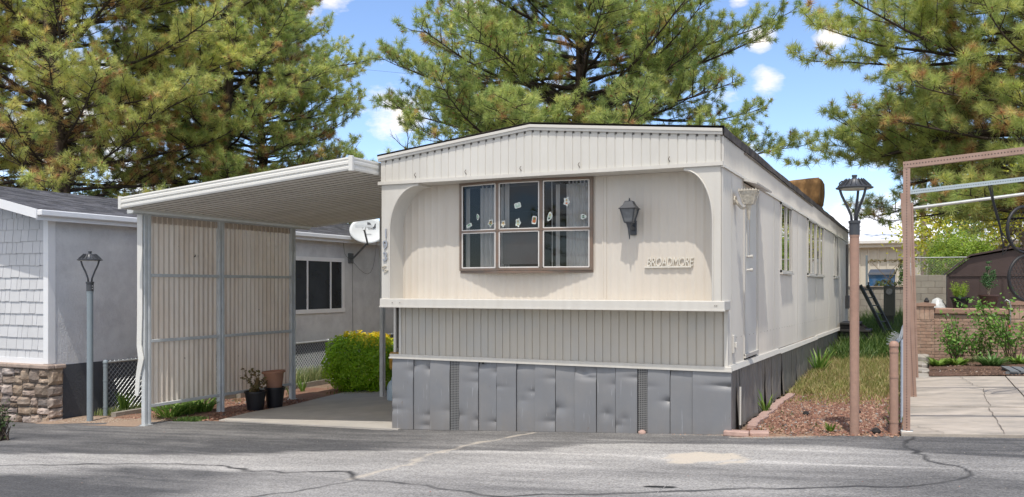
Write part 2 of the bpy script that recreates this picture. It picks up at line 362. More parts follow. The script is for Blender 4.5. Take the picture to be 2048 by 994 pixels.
asphalt = mat('asphalt', (.1, .1, .1), .9, var=0, extra=road_extra, spec=.3)
rx = np.concatenate([[-60, -35, -20, -15], np.arange(-12, 4.8, .025), [6, 9, 15, 30, 60]]); rx = np.sort(np.concatenate([rx, [-4.199, -4.101, .0501, .0599]]))
rs = np.concatenate([np.arange(0, 4.6, .025), np.arange(4.7, 8, .2), [10, 14, 20]])
def road_sheet():
    X, Sg = np.meshgrid(rx, rs); Y = ye(X)-Sg; Z = Gv(X)+.004*fbm(X, Y, 71, 1.1)
    V = np.stack([X, Y, Z], -1).reshape(-1, 3); w, h = len(rx), len(rs); i = np.arange(w*h).reshape(h, w)
    F = np.stack([i[1:, :-1], i[1:, 1:], i[:-1, 1:], i[:-1, :-1]], -1).reshape(-1, 4)
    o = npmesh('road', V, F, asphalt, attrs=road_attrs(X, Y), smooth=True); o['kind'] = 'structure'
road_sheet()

conc = mat('concrete_grey', (.44, .415, .38), .85, var=.12, vscale=3, c2=(.46, .42, .37), dscale=1.4, damt=.7, bump=.25, bscale=90)
conc2 = mat('concrete_tan', (.50, .44, .375), .85, var=.16, vscale=2.5, c2=(.27, .245, .215), dscale=1.6, damt=.9, bump=.3, bscale=70, stretch=(1, 2.2, 1))
# carport slab
def slab_poly(name, pts, top, m, thick=.1):
    b = MB(); n = len(pts)
    vs = [(x, y, G(x)+top) for x, y in pts]+[(x, y, G(x)+top-thick) for x, y in pts]
    b.add(vs, [tuple(range(n)), tuple(range(2*n-1, n-1, -1))]+[(i, n+i, n+(i+1) % n, (i+1) % n) for i in range(n)])
    o = b.build(name, m); o['kind'] = 'structure'; return o
slab_poly('driveway', [(-4.11, .19), (-5.2, .32), (-6.3, .42), (-7.44, .57), (-7.62, 1.4), (-7.55, 2.2), (-7.75, 3.3), (-7.9, 4.3), (-7.8, 5.4), (-7.2, 6.2), (-4.11, 6.6)], .014, conc)
# right concrete pads with joints
def pad(name, x0, x1, y0, y1, dz=0):
    b = MB(); g_ = .012
    nx = 6
    for i in range(nx):
        a = x0+(x1-x0)*i/nx; c_ = x0+(x1-x0)*(i+1)/nx
        b.hexa([(a, y0, G(a)-.08), (c_, y0, G(c_)-.08), (c_, y1, G(c_)-.08), (a, y1, G(a)-.08)], [(a, y0, G(a)+.022+dz), (c_, y0, G(c_)+.022+dz), (c_, y1, G(c_)+.022+dz), (a, y1, G(a)+.022+dz)])
    o = b.build(name, conc2); o['kind'] = 'structure'
for (y0, y1, d) in ((.42, 2.54, 0), (2.56, 4.66, .006), (4.68, 6.53, -.004)):
    pad('pavement', 1.712, 3.06+(.5 if y0 < 1 else .0), y0, y1, d); pad('pavement', 3.075+(.5 if y0 < 1 else .0), 5.6, y0, y1, d+.004)
# beds and yards
lava = mat('lava_soil', (.27, .155, .105), .95, var=.35, vscale=45, c2=(.40, .29, .20), dscale=4, damt=.9, bump=.8, bscale=110)
soil = mat('garden_soil', (.115, .065, .045), .95, var=.4, vscale=40, c2=(.17, .10, .07), dscale=5, damt=.8, bump=.9, bscale=90)
def bed(name, x0, x1, y0, y1, m, h=.0, seed=1, edge=None, amp=.02, step=.08):
    xs_ = np.arange(x0, x1+.001, step); ys_ = np.arange(y0, y1+.001, step)
    if edge: 
        o = None
    return grid_sheet(name, xs_, ys_, lambda X, Y: Gv(X)+h+amp*np.clip(fbm(X, Y, seed, 3), -1, 1)*sm(0, .15, Y-y0), m)
bed('lava_bed', .06, 1.70, .17, 4.6, lava, -.008, 2, amp=.007)
bed('yard', .04, 1.72, 4.5, 21.4, mat('yard_soil', (.16, .12, .07), .95, var=.3, vscale=20, c2=(.12, .13, .05), dscale=2, damt=.7, bump=.6), .0, 4, step=.2)
bed('garden_bed', 1.98, 5.4, 6.54, 9.94, soil, .03, 8, amp=.03)
bed('side_bed', -9.62, -7.3, .5, 5.2, mat('red_bed', (.235, .115, .075), .95, var=.35, vscale=45, c2=(.28, .19, .13), dscale=2.5, damt=.9, bump=.8, bscale=110), -.004, 12)

def crack(pts, w=.005):
    b = MB(); r = random.Random(77); P = []
    for (ax, ay), (bx, by) in zip(pts[:-1], pts[1:]):
        for k in range(6): t = k/6; P.append((lerp(ax, bx, t)+r.uniform(-.012, .012), lerp(ay, by, t)))
    P.append(pts[-1]); vs = []
    for x, y in P: q = w*r.uniform(.4, 1.2); vs += [(x-q, y, G(x)+.0325), (x+q, y, G(x)+.0325)]
    b.add(vs, [(2*i, 2*i+1, 2*i+3, 2*i+2) for i in range(len(P)-1)]); o = b.build('pavement_crack', mat('crack_dirt', (.17, .145, .12), .95), recalc=False); o['kind'] = 'structure'
crack([(2.42, 6.5), (2.48, 5.9), (2.56, 5.1), (2.72, 4.75)]); crack([(2.66, 4.6), (2.62, 3.4), (2.63, 2.6)]); crack([(2.60, 2.5), (2.62, 1.5), (2.62, .45)]); crack([(1.75, 1.0), (1.95, .75), (2.1, .44)], .006)
# hills with snow far behind
def hills():
    xs_ = np.linspace(-5200, 5200, 140); ys_ = np.linspace(3800, 6500, 34)
    def zf(X, Y):
        r = 1-np.abs(Y-5100)/1500; ridge = 330+110*vnoise(X/420, Y/900, 5)+70*np.abs(vnoise(X/130, Y/200, 6))+35*vnoise(X/45, Y/60, 8)
        return np.clip(r, 0, 1)**.8*ridge*1.0-8
    def ex(t, n, L, co, cur, p):
        s = n('ShaderNodeSeparateXYZ'); L.new(co.outputs['Object'], s.inputs[0]); q = n('ShaderNodeTexNoise'); q.inputs['Scale'].default_value = .012; q.inputs['Detail'].default_value = 9; L.new(co.outputs['Object'], q.inputs[0])
        a = n('ShaderNodeMath', operation='MULTIPLY_ADD'); L.new(q.outputs[0], a.inputs[0]); a.inputs[1].default_value = 260; L.new(s.outputs['Z'], a.inputs[2])
        r = n('ShaderNodeMapRange'); r.inputs[1].default_value = 315; r.inputs[2].default_value = 360; L.new(a.outputs[0], r.inputs[0])
        x = n('ShaderNodeMix', data_type='RGBA'); L.new(r.outputs[0], x.inputs[0]); x.inputs[6].default_value = (.16, .21, .30, 1); x.inputs[7].default_value = (.82, .84, .88, 1); return x.outputs[2]  # bluish rock colour stands in for distance haze
    grid_sheet('hills', xs_, ys_, zf, mat('snowy_rock', (.3, .3, .3), .95, var=0, extra=ex))
hills()

# ------------------------------------------------------------------ mobile home
cream = mat('cream_siding', (.64, .60, .54), .5, var=.04, vscale=2, c2=(.62, .55, .47), dscale=1.6, damt=.45, extra=grime(1.3, 2.2, .5, (.50, .41, .32)))
white = mat('white_enamel', (.68, .66, .615), .45, var=.04, vscale=3, c2=(.58, .55, .5), dscale=3, damt=.4, extra=grime(2.6, 3.4, .32, (.38, .35, .30)))
fasc = mat('fascia_enamel', (.64, .625, .585), .5, var=.05, vscale=3, c2=(.56, .54, .49), dscale=2, damt=.5, stretch=(1, 1, .4))
lowp = mat('lower_siding', (.57, .52, .44), .55, var=.05, vscale=3, c2=(.5, .49, .46), dscale=2.2, damt=.6, extra=grime(.6, 1.3, .55, (.36, .36, .36)))
sidep = mat('side_siding', (.66, .625, .565), .5, var=.04, vscale=2, c2=(.55, .53, .49), dscale=1.2, damt=.5, stretch=(1, 1, .35), extra=grime(.5, 1.6, .4, (.42, .40, .36)))
tar = mat('roof_tar', (.055, .05, .052), .8, var=.4, vscale=12, c2=(.17, .14, .12), dscale=6, damt=.7, bump=.6, bscale=40)
skirtm = mat('skirt_grey', (.205, .215, .235), .42, var=.06, vscale=2.5, c2=(.25, .25, .255), dscale=3, damt=.6, bump=.05, bscale=6, extra=lambda t, n, L, co, cur, p: rust(t, n, L, co, grime(-.3, .25, .7, (.22, .18, .14))(t, n, L, co, cur, p)))
skirtd = mat('skirt_side_grey', (.17, .165, .16), .55, var=.12, vscale=4, c2=(.24, .21, .18), dscale=3, damt=.6)
dark = mat('dark_void', (.02, .02, .02), .9)
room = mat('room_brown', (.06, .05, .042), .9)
alu = mat('window_bronze', (.20, .155, .125), .4, metal=.3, var=.1, c2=(.26, .15, .10), dscale=9, damt=.6)
glass = glass_mat('window_glass', (.92, .93, .93), .5)
curt = mat('curtain_cloth', (.85, .84, .84), .9, var=.06, trans=.35)
XL, XR, LEN = -4.245, 0.0, 16.45
home = thing('mobile_home', (-2.12, 8.2, -.1), 'long cream and white single wide mobile home with ribbed metal siding and dented grey skirting', 'mobile home')
def ztop(x): return lerp(3.205, 3.445, (x-XL)/(-2.18-XL)) if x < -2.18 else lerp(3.445, 3.235, (x+2.18)/2.18)
def zside(y): return 3.235-.0085*y     # sagging long edge
def sag(y): return -.0115*max(y-.3, 0)
# ribbed sheet along x: outer face at y, ribs are shallow raised battens in pairs
def ribs_x(b, x0, x1, y, z0, z1, pitch, depth=.012, w=.02, top=None, thick=.02):
    """profile strip facing -y with narrow recessed grooves each pitch"""
    xs_ = [x0]; ds = [0]; x = x0+pitch*.6
    while x < x1-w*1.5:
        xs_ += [x, x+.004, x+w-.004, x+w]; ds += [0, depth, depth, 0]; x += pitch
    xs_.append(x1); ds.append(0); n = len(xs_); vs = []
    for xx, dd in zip(xs_, ds):
        zt = top(xx) if top else z1
        vs += [(xx, y+dd, z0), (xx, y+dd, zt)]
    for xx in xs_: vs += [(xx, y+thick+depth, z0), (xx, y+thick+depth, top(xx) if top else z1)]
    fs = [(2*i, 2*i+2, 2*i+3, 2*i+1) for i in range(n-1)]; o = 2*n
    fs += [(o+2*i+1, o+2*i+3, o+2*i+2, o+2*i) for i in range(n-1)]
    fs += [(2*i+1, 2*i+3, o+2*i+3, o+2*i+1) for i in range(n-1)]+[(2*i, o+2*i, o+2*i+2, 2*i+2) for i in range(n-1)]
    fs += [(0, 1, o+1, o), (2*n-2, o+2*n-2, o+2*n-1, 2*n-1)]
    b.add(vs, fs)
def wavy_x(b, x0, x1, y, z0, z1, period=.095, amp=.006, thick=.03):
    """softly corrugated panel facing -y"""
    n = int((x1-x0)/period*6); xs_ = np.linspace(x0, x1, n+1); vs = []; 
    for xx in xs_:
        yy = y-amp*(max(0, math.sin(2*math.pi*xx/period))**1.0); vs += [(xx, yy, z0), (xx, yy, z1)]
    n1 = len(xs_); fs = [(2*i, 2*i+2, 2*i+3, 2*i+1) for i in range(n1-1)]
    b.add(vs, fs); b.box(x0, x1, y+.004, y+thick, z0, z1)
# fascia
b = MB(); ribs_x(b, XL+.015, XR-.012, -.012, 2.9, 3, .1, top=lambda x: ztop(x)-.045, depth=.008, w=.014); o = b.build('fascia', fasc, home)
b = MB()
for (x0, x1) in ((XL-.015, -2.18), (-2.18, XR+.015)):
    for (dz0, dz1, yy) in ((-.052, -.02, -.036), (-.02, .012, -.05)):
        b.hexa([(x0, yy, ztop(x0)+dz0), (x1, yy, ztop(x1)+dz0), (x1, .05, ztop(x1)+dz0), (x0, .05, ztop(x0)+dz0)], [(x0, yy, ztop(x0)+dz1), (x1, yy, ztop(x1)+dz1), (x1, .05, ztop(x1)+dz1), (x0, .05, ztop(x0)+dz1)])
b.build('roof_trim', white, home)
b = MB(); b.box(XL-.02, XR+.02, -.032, .0, 2.862, 2.902); b.box(XL-.02, XR+.02, .0, .32, 2.862, 2.872); b.build('soffit', white, home)
# dark blocks put in for the shadow gaps of the ribs under the cap
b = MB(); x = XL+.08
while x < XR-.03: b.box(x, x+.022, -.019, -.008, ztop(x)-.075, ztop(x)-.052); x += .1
b.build('rib_gap_shade', mat('rib_gap', (.12, .11, .10), .8), home)['kind'] = 'stuff'
# arched side brackets
def arch(xo, xi, xt, sgn):
    pts = [(xo, 1.44), (xi, 1.44), (xi, 2.28)]
    for k in range(1, 13):
        t = k/12*math.pi/2; pts.append((lerp(xi, xt, 1-math.cos(t)), lerp(2.28, 2.835, math.sin(t))))
    pts += [(xt, 2.862), (xo, 2.862)]
    b = MB(); b.prism(pts, 'y', -.004, .30); 
    # rolled lip along the curve
    lip = [(p[0]-sgn*.004, -.01, p[1]) for p in pts[1:-2]]; b.tube(lip, .009, 6)
    return b.build('arch_bracket', white, home)
arch(XL+.02, -4.10, -3.69, 1); arch(-.012, -.095, -.40, -1)
# ledge
b = MB(); b.box(XL, XR+.035, -.022, .30, 1.343, 1.442, .006); b.box(XL-.004, XR+.039, -.028, .0, 1.335, 1.350); b.build('ledge', white, home)
# front wall (recessed plane y = .3) around the bay window
b = MB()
wavy_x(b, -4.12, -3.47, .30, 1.442, 2.86); wavy_x(b, -3.40, -3.262, .30, 1.442, 2.86); wavy_x(b, -1.535, -1.42, .30, 1.442, 2.86); wavy_x(b, -1.37, -.01, .30, 1.442, 2.86); wavy_x(b, -3.262, -1.535, .30, 1.442, 1.80)
b.box(-3.47, -3.455, .286, .33, 1.442, 2.86); b.box(-3.455, -3.40, .292, .33, 1.442, 2.86); b.box(-1.42, -1.405, .286, .33, 1.442, 2.86); b.box(-1.405, -1.37, .292, .33, 1.442, 2.86)
b.build('wall', cream, home)
b = MB(); ribs_x(b, -4.125, XR-.004, .292, .70, 1.34, .098, depth=.010, w=.016); b.build('lower_wall', lowp, home)
b = MB(); b.box(XR-.03, XR+.012, .272, .325, .69, 1.338); b.build('corner_trim', white, home)
b = MB(); b.box(-4.15, -4.12, .275, .33, .69, 1.338); b.build('corner_trim', white, home)
# interior box
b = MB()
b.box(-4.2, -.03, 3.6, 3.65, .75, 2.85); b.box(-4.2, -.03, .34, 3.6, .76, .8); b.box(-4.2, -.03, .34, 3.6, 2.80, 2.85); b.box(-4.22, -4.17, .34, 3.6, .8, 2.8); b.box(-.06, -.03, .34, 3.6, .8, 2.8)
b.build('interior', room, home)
# bay window
wins = [((-3.25, .285), (-2.705, .195)), ((-2.705, .195), (-2.135, .195)), ((-2.135, .195), (-1.545, .285))]
bay = bpy.data.objects.new('bay_window', None); bay.parent = home; bay.location = (0, 0, 0); COL.objects.link(bay)
fr = MB(); fr2 = MB(); zr = 2.262
for (a, c) in wins:
    a3 = lambda z: (a[0], a[1], z); c3 = lambda z: (c[0], c[1], z)
    for z, h in ((1.80, .026), (zr, .024), (2.845, .030)): fr.bar(a3(z), c3(z), .045, h)
for (x, y) in ((-3.25, .285), (-2.705, .195), (-2.135, .195), (-1.545, .285)): fr.bar((x, y, 1.785), (x, y, 2.86), .034, .036)
fr.add([(-3.27, .30, 1.782), (-2.71, .175, 1.782), (-2.13, .175, 1.782), (-1.525, .30, 1.782), (-3.27, .30, 1.755), (-2.71, .175, 1.755), (-2.13, .175, 1.755), (-1.525, .30, 1.755)], [(0, 1, 2, 3), (7, 6, 5, 4), (0, 4, 5, 1), (1, 5, 6, 2), (2, 6, 7, 3)])
fr.build('window_frame', alu, bay)
trim_w = mat('pale_window_bead', (.72, .68, .64), .4, metal=.2, var=.06)
for wi, (a, c) in enumerate(wins):
    va, vc = Vector((*a, 0)), Vector((*c, 0)); d = (vc-va).normalized(); nrm = Vector((d.y, -d.x, 0))
    for (z0, z1) in ((1.822, zr-.016), (zr+.016, 2.826)):
        p0, p1 = va+d*.028, vc-d*.028; s = MB(); off = nrm*.012
        for q0, q1 in (((p0, z0), (p1, z0)), ((p0, z1), (p1, z1)), ((p0, z0), (p0, z1)), ((p1, z0), (p1, z1))):
            s.bar(tuple(Vector((q0[0].x, q0[0].y, q0[1]))+off), tuple(Vector((q1[0].x, q1[0].y, q1[1]))+off), .014, .014)
        sash = s.build('sash', trim_w, bay)
        g_ = MB(); g_.add([(p0.x, p0.y, z0), (p1.x, p1.y, z0), (p1.x, p1.y, z1), (p0.x, p0.y, z1)], [(0, 1, 2, 3)]); g_.build('window_pane', glass, bay, recalc=False)
# dark head gap above the window
b = MB(); b.box(-3.27, -1.53, .27, .33, 2.845, 2.861); b.build('head_gap', dark, home)
def curtain(x0, x1, y, z0, z1, folds, seed, name='curtain', parent=home, m=curt, amp=.03, axis='x'):
    r = random.Random(seed); n = folds*8; pts = []
    ph = [r.uniform(-.5, .5) for _ in range(folds+2)]
    vs = []
    for i in range(n+1):
        t = i/n; q = t*folds; k = int(q); off = amp*math.sin(2*math.pi*q+ph[k])*(.7+.3*ph[k]); p = lerp(x0, x1, t)
        for z in (z0, z1):
            o2 = off*(1 if z == z0 else .7)
            vs.append((p, y+o2, z) if axis == 'x' else (y+o2, p, z))
    fs = [(2*i, 2*i+2, 2*i+3, 2*i+1) for i in range(n)]
    bb = MB(); bb.add(vs, fs); o = bb.build(name, m, parent, smooth='all'); return o
curtain(-3.22, -3.17, .36, 1.81, 2.87, 1, 1, amp=.012); curtain(-3.02, -2.69, .345, 1.81, 2.87, 6, 2, amp=.025); curtain(-2.66, -2.60, .30, 1.81, 2.87, 1, 7, amp=.012); curtain(-2.02-.0, -1.97, .36, 1.81, 2.87, 1, 3, amp=.01); curtain(-1.88, -1.60, .345, 1.81, 2.87, 6, 4, amp=.025)
b = MB(); b.add([(-2.66, .235, 1.86), (-2.18, .235, 1.86), (-2.18, .235, 2.24), (-2.66, .235, 2.24)], [(0, 1, 2, 3)]); b.build('insect_screen', mat('screen_mesh', (.13, .125, .13), .8), home)
b = MB(); b.tube([(-2.055, .33, 2.3), (-2.06, .33, 2.84)], .006); b.tube([(-2.055, .33, 1.83), (-2.055, .33, 2.3)], .006); b.build('curtain_cord', curt, home)
# right side wall
def wavy_y(b, y0, y1, x, zf0, zf1, period, amp, thick=.03):
    n = max(2, int((y1-y0)/period*4)); ys_ = np.linspace(y0, y1, n+1); vs = []
    for yy in ys_:
        xx = x+amp*max(0, math.sin(2*math.pi*yy/period)); vs += [(xx, yy, zf0(yy)), (xx, yy, zf1(yy))]
    n1 = len(ys_); b.add(vs, [(2*i, 2*i+2, 2*i+3, 2*i+1) for i in range(n1-1)])
    b.hexa([(x-thick, y0, zf0(y0)), (x-.004, y0, zf0(y0)), (x-.004, y1, zf0(y1)), (x-thick, y1, zf0(y1))], [(x-thick, y0, zf1(y0)), (x-.004, y0, zf1(y0)), (x-.004, y1, zf1(y1)), (x-thick, y1, zf1(y1))])
zb = lambda y: .74+sag(y); zd = lambda y: 2.865-.004*y; zt = lambda y: zside(y)-.055
b = MB(); wavy_y(b, .0, .30, XR, lambda y: 1.345, zd, .085, .013)
segs = [(.30, 1.20), (2.10, 4.05), (5.2, 7.3), (10.0, 12.3), (13.4, LEN)]
for (s0, s1) in segs: wavy_y(b, s0, s1, XR, zb, zd, .085, .013)
for (s0, s1) in ((4.05, 5.2), (7.3, 10.0), (12.3, 13.4)): wavy_y(b, s0, s1, XR, zb, lambda y: 1.80, .085, .013)
for yy in (.455, 2.15, 3.45, 5.9, 8.65, 11.2, 14.4): b.box(XR-.002, XR+.014, yy, yy+.03, zb(yy)+.004 if yy not in (8.65,) else 1.0, (zd(yy)-.004) if yy not in (8.65,) else 1.79)
b.box(XL, XL+.03, .30, LEN, .75, 2.865); b.box(XL, XR, LEN-.03, LEN, .55, 2.8)
b.build('side_wall', sidep, home)
b = MB(); wavy_y(b, .0, LEN, XR, zd, zt, .085, .022); b.box(XL, XL+.03, 0.02, LEN, 2.86, 3.16); b.build('side_fascia', sidep, home)
b = MB()
for y0, y1 in ((-.02, 5.5), (5.5, 11), (11, LEN)): b.hexa([(XR, y0, zd(y0)-.02), (XR+.03, y0, zd(y0)-.02), (XR+.03, y1, zd(y1)-.02), (XR, y1, zd(y1)-.02)], [(XR, y0, zd(y0)+.018), (XR+.018, y0, zd(y0)+.018), (XR+.018, y1, zd(y1)+.018), (XR, y1, zd(y1)+.018)])
b.build('drip_rail', white, home)
# roof: tarred metal with rolled edges
b = MB()
ny = 34
prof = [(XL-.03, ztop(XL)+.004), (XL-.03, ztop(XL)+.028), (-3.2, ztop(-3.2)+.03), (-2.18, ztop(-2.18)+.03), (-1.1, ztop(-1.1)+.03), (XR+.03, ztop(XR)+.028), (XR+.034, ztop(XR)-.055), (XR+.004, ztop(XR)-.055), (XR+.0, ztop(XR)+.004), (-2.18, ztop(-2.18)+.006)]
r = random.Random(5); vs = []; npf = len(prof)
for j in range(ny+1):
    y = lerp(-.03, LEN+.05, j/ny)
    for (x, z) in prof: vs.append((x+(r.uniform(-.006, .006) if j else 0), y, z-.0085*y+r.uniform(-.008, .008)+(0 if j else .003)))
b.add(vs, [(j*npf+i, j*npf+(i+1)%npf, (j+1)*npf+(i+1)%npf, (j+1)*npf+i) for j in range(ny) for i in range(npf)])
b.build('roof', tar, home)
# loose strip at the roof edge
b = MB(); b.hexa([(.012, 1.15, 3.14), (.03, 1.15, 3.14), (.03, 8, 3.08), (.012, 8, 3.08)], [(.012, 1.15, 3.155), (.03, 1.15, 3.155), (.03, 8, 3.095), (.012, 8, 3.095)]); b.build('edge_strip', alu, home)
# bottom trim
b = MB(); b.box(XL-.03, XR+.055, .245, .29, .682, .732, .006); b.box(XL-.034, XR+.059, .238, .26, .676, .692)
b.build('base_trim', white, home)
b = MB(); r = random.Random(2); y = .29
while y < LEN-.1:
    y2 = min(y+(1.15 if y < .5 else 2.4), LEN); o0 = r.uniform(-.006, .01); zz0, zz1 = .735+sag(y)+o0, .735+sag(y2)+o0
    b.hexa([(XR+.0, y, zz0-.055), (XR+.06, y, zz0-.06), (XR+.06, y2, zz1-.06), (XR+.0, y2, zz1-.055)], [(XR+.0, y, zz0), (XR+.035, y, zz0-.005), (XR+.035, y2, zz1-.005), (XR+.0, y2, zz1)]); y = y2-.03
b.build('base_trim', white, home)
# screws
b = MB()
for i in range(60):
    y = .5+i*.265
    for z in (1.03,): b.lathe([(.006, 0), (.001, .006)], (0, 0, 0), 6) if False else b.box(XR+.008, XR+.013, y, y+.010, z-.005+sag(y), z+.005+sag(y))
for x in (-4.06, -3.95, -.05, -.07):
    b.box(x, x+.01, -.03, -.02, 1.39, 1.40)
b.build('screw', mat('screw_head', (.3, .28, .25), .5), home)['kind'] = 'stuff'
# skirt panels on the front, dented sheet metal
px = [(-4.241 if v == 0 else v) for v in (0,)]
seam = [785.8, 828.3, 861.6, 901.6, 920.3, 959.9, 997.4, 1039, 1077.4, 1121, 1162, 1208.6, 1249.4, 1297.3, 1319, 1368, 1411.4, 1464.7]
seamx = [-4.24, -3.92, -3.677, -3.395, -3.265, -2.998, -2.752, -2.486, -2.247, -1.984, -1.744, -1.478, -1.25, -.99, -.876, -.618, -.392, .052]
seamx[-2] = -.37
def dent_panel(x0, x1, seed, raised):
    r = random.Random(seed); nx, nz = 20, 56; vs = []; z1 = .685
    dents = []
    for _ in range(r.choice((1, 2, 3, 4))):
        dents.append((r.choice((0, 1))*.94+.03 if r.random() < .8 else r.random(), r.uniform(.05, .98), r.uniform(.010, .034)*r.choice((1, 1, .6)), r.uniform(.10, .25), r.uniform(.04, .1)))
    for j in range(nz+1):
        for i in range(nx+1):
            u, v = i/nx, j/nz; x = lerp(x0, x1, u); z0 = G(x)+.004; z = lerp(z0, z1, v); d = 0
            for (du, dv, a, ru, rv) in dents: d += a*(.6*math.exp(-((u-du)/(ru*2.2))**2-((v-dv)/rv)**2)+.65*math.exp(-abs(u-du)/(ru*1.6)-abs(v-dv)/(rv*.45)))
            d += .004*math.sin(u*3+seed)+(-.012 if raised else 0)*1.0+.010*math.exp(-((v-.98)/.1)**2)
            vs.append((x, .262+d, z))
    w = nx+1; b = MB(); b.add(vs, [(j*w+i, j*w+i+1, (j+1)*w+i+1, (j+1)*w+i) for j in range(nz) for i in range(nx)])
    # folded edges
    bk = len(vs)
    e = [(x0, .285, G(x0)+.004), (x0, .285, z1), (x1, .285, G(x1)+.004), (x1, .285, z1)]
    b.add([vs[0], vs[nz*w], e[1], e[0], vs[nx], vs[nz*w+nx], e[3], e[2]], [(0, 1, 2, 3), (7, 6, 5, 4)])
    return b.build('skirt_panel', skirtm, home, smooth=True, recalc=False)
def vent_extra(t, n, L, co, cur, p):
    s = n('ShaderNodeSeparateXYZ'); L.new(co.outputs['Object'], s.inputs[0])
    def wv(src, op):
        a = n('ShaderNodeMath', operation=op); L.new(s.outputs['X'], a.inputs[0]); L.new(s.outputs['Z'], a.inputs[1])
        m1 = n('ShaderNodeMath', operation='MULTIPLY'); L.new(a.outputs[0], m1.inputs[0]); m1.inputs[1].default_value = 150
        c_ = n('ShaderNodeMath', operation='SINE'); L.new(m1.outputs[0], c_.inputs[0]); return c_.outputs[0]
    k = n('ShaderNodeMath', operation='MULTIPLY'); L.new(wv(0, 'ADD'), k.inputs[0]); L.new(wv(0, 'SUBTRACT'), k.inputs[1])
    g = n('ShaderNodeMath', operation='GREATER_THAN'); L.new(k.outputs[0], g.inputs[0]); g.inputs[1].default_value = .12
    x = n('ShaderNodeMix', data_type='RGBA'); L.new(g.outputs[0], x.inputs[0]); L.new(cur, x.inputs[6]); x.inputs[7].default_value = (.015, .015, .015, 1); return x.outputs[2]
ventm = mat('vent_grey', (.2, .2, .2), .5, var=.1, extra=vent_extra)
for i in range(len(seamx)-1):
    if i in (3, 13):
        bb = MB(); x0, x1 = seamx[i], seamx[i+1]; bb.hexa([(x0+.004, .262, G(x0)), (x1-.004, .262, G(x1)), (x1-.004, .285, G(x1)), (x0+.004, .285, G(x0))], [(x0+.004, .262, .683), (x1-.004, .262, .683), (x1-.004, .285, .683), (x0+.004, .285, .683)])
        bb.build('skirt_vent', ventm, home)['label'] = 'perforated dark grey vent strip'
    else: dent_panel(seamx[i]+.003, seamx[i+1]-.003, 40+i, i % 2 == 0)
b = MB(); b.box(XL+.05, XR-.01, .30, .32, -.25, .69); b.box(XR-.06, XR-.04, .32, LEN, -.02, .6); b.build('skirt_backing', dark, home)
# side skirt: warped boards
y = .27; r = random.Random(11); k = 0
while y < LEN-.2:
    w = r.uniform(.13, .22) if y > 1.6 else r.uniform(.09, .15)
    gap = r.choice((.004, .01, .03)) if y < 4 else .006
    lean = r.uniform(-.05, .05) if y < 3.5 else r.uniform(-.015, .015); xo = XR+.035+r.uniform(-.02, .012); tw = r.uniform(-.03, .03) if y < 4 else r.uniform(-.012, .012)
    z0 = G(.04)+.0; z1 = .69+sag(y)-.0; bb = MB()
    bb.hexa([(xo-.015+tw, y+lean, z0), (xo+tw, y+lean, z0), (xo-tw, y+w+lean, z0), (xo-.015-tw, y+w+lean, z0)], [(XR+.0, y, z1), (XR+.016, y, z1), (XR+.016, y+w, z1), (XR+.0, y+w, z1)])
    bb.build('skirt_board', skirtd, home); y += w+gap; k += 1
b = MB(); b.tube([(.075, .62, .06), (.07, .66, .48)], .012, 6); b.build('loose_pipe', white, home)
# door on the side
b = MB(); b.box(XR-.015, XR+.006, 1.25, 2.06, .80, 2.76, .004); door = b.build('door', mat('door_enamel', (.64, .63, .60), .45, var=.05, vscale=3), home)
b = MB(); b.box(XR, XR+.02, 1.20, 1.25, .78, 2.80); b.box(XR, XR+.02, 2.06, 2.10, .78, 2.80); b.box(XR, XR+.02, 1.25, 2.06, 2.76, 2.80); b.box(XR, XR+.03, 1.2, 2.1, .755, .80); b.box(XR+.006, XR+.016, 1.37, 1.40, 1.95, 2.62); b.box(XR+.006, XR+.016, 1.55, 1.58, 1.95, 2.62); b.build('door_frame', white, door)
for z in (1.95, 1.79): 
    b = MB(); b.tube([(XR+.006, 1.42, z), (XR+.04, 1.42, z)], .014, 10); b.tube([(XR+.04, 1.42, z), (XR+.075, 1.42, z)], [.018, .026], 10); b.build('door_handle', white, door)
b = MB(); b.hexa([(XR, 1.12, 2.83), (XR+.17, 1.12, 2.78), (XR+.17, 2.2, 2.775), (XR, 2.2, 2.825)], [(XR, 1.12, 2.85), (XR+.175, 1.12, 2.80), (XR+.175, 2.2, 2.795), (XR, 2.2, 2.845)]); b.build('door_hood', white, home)
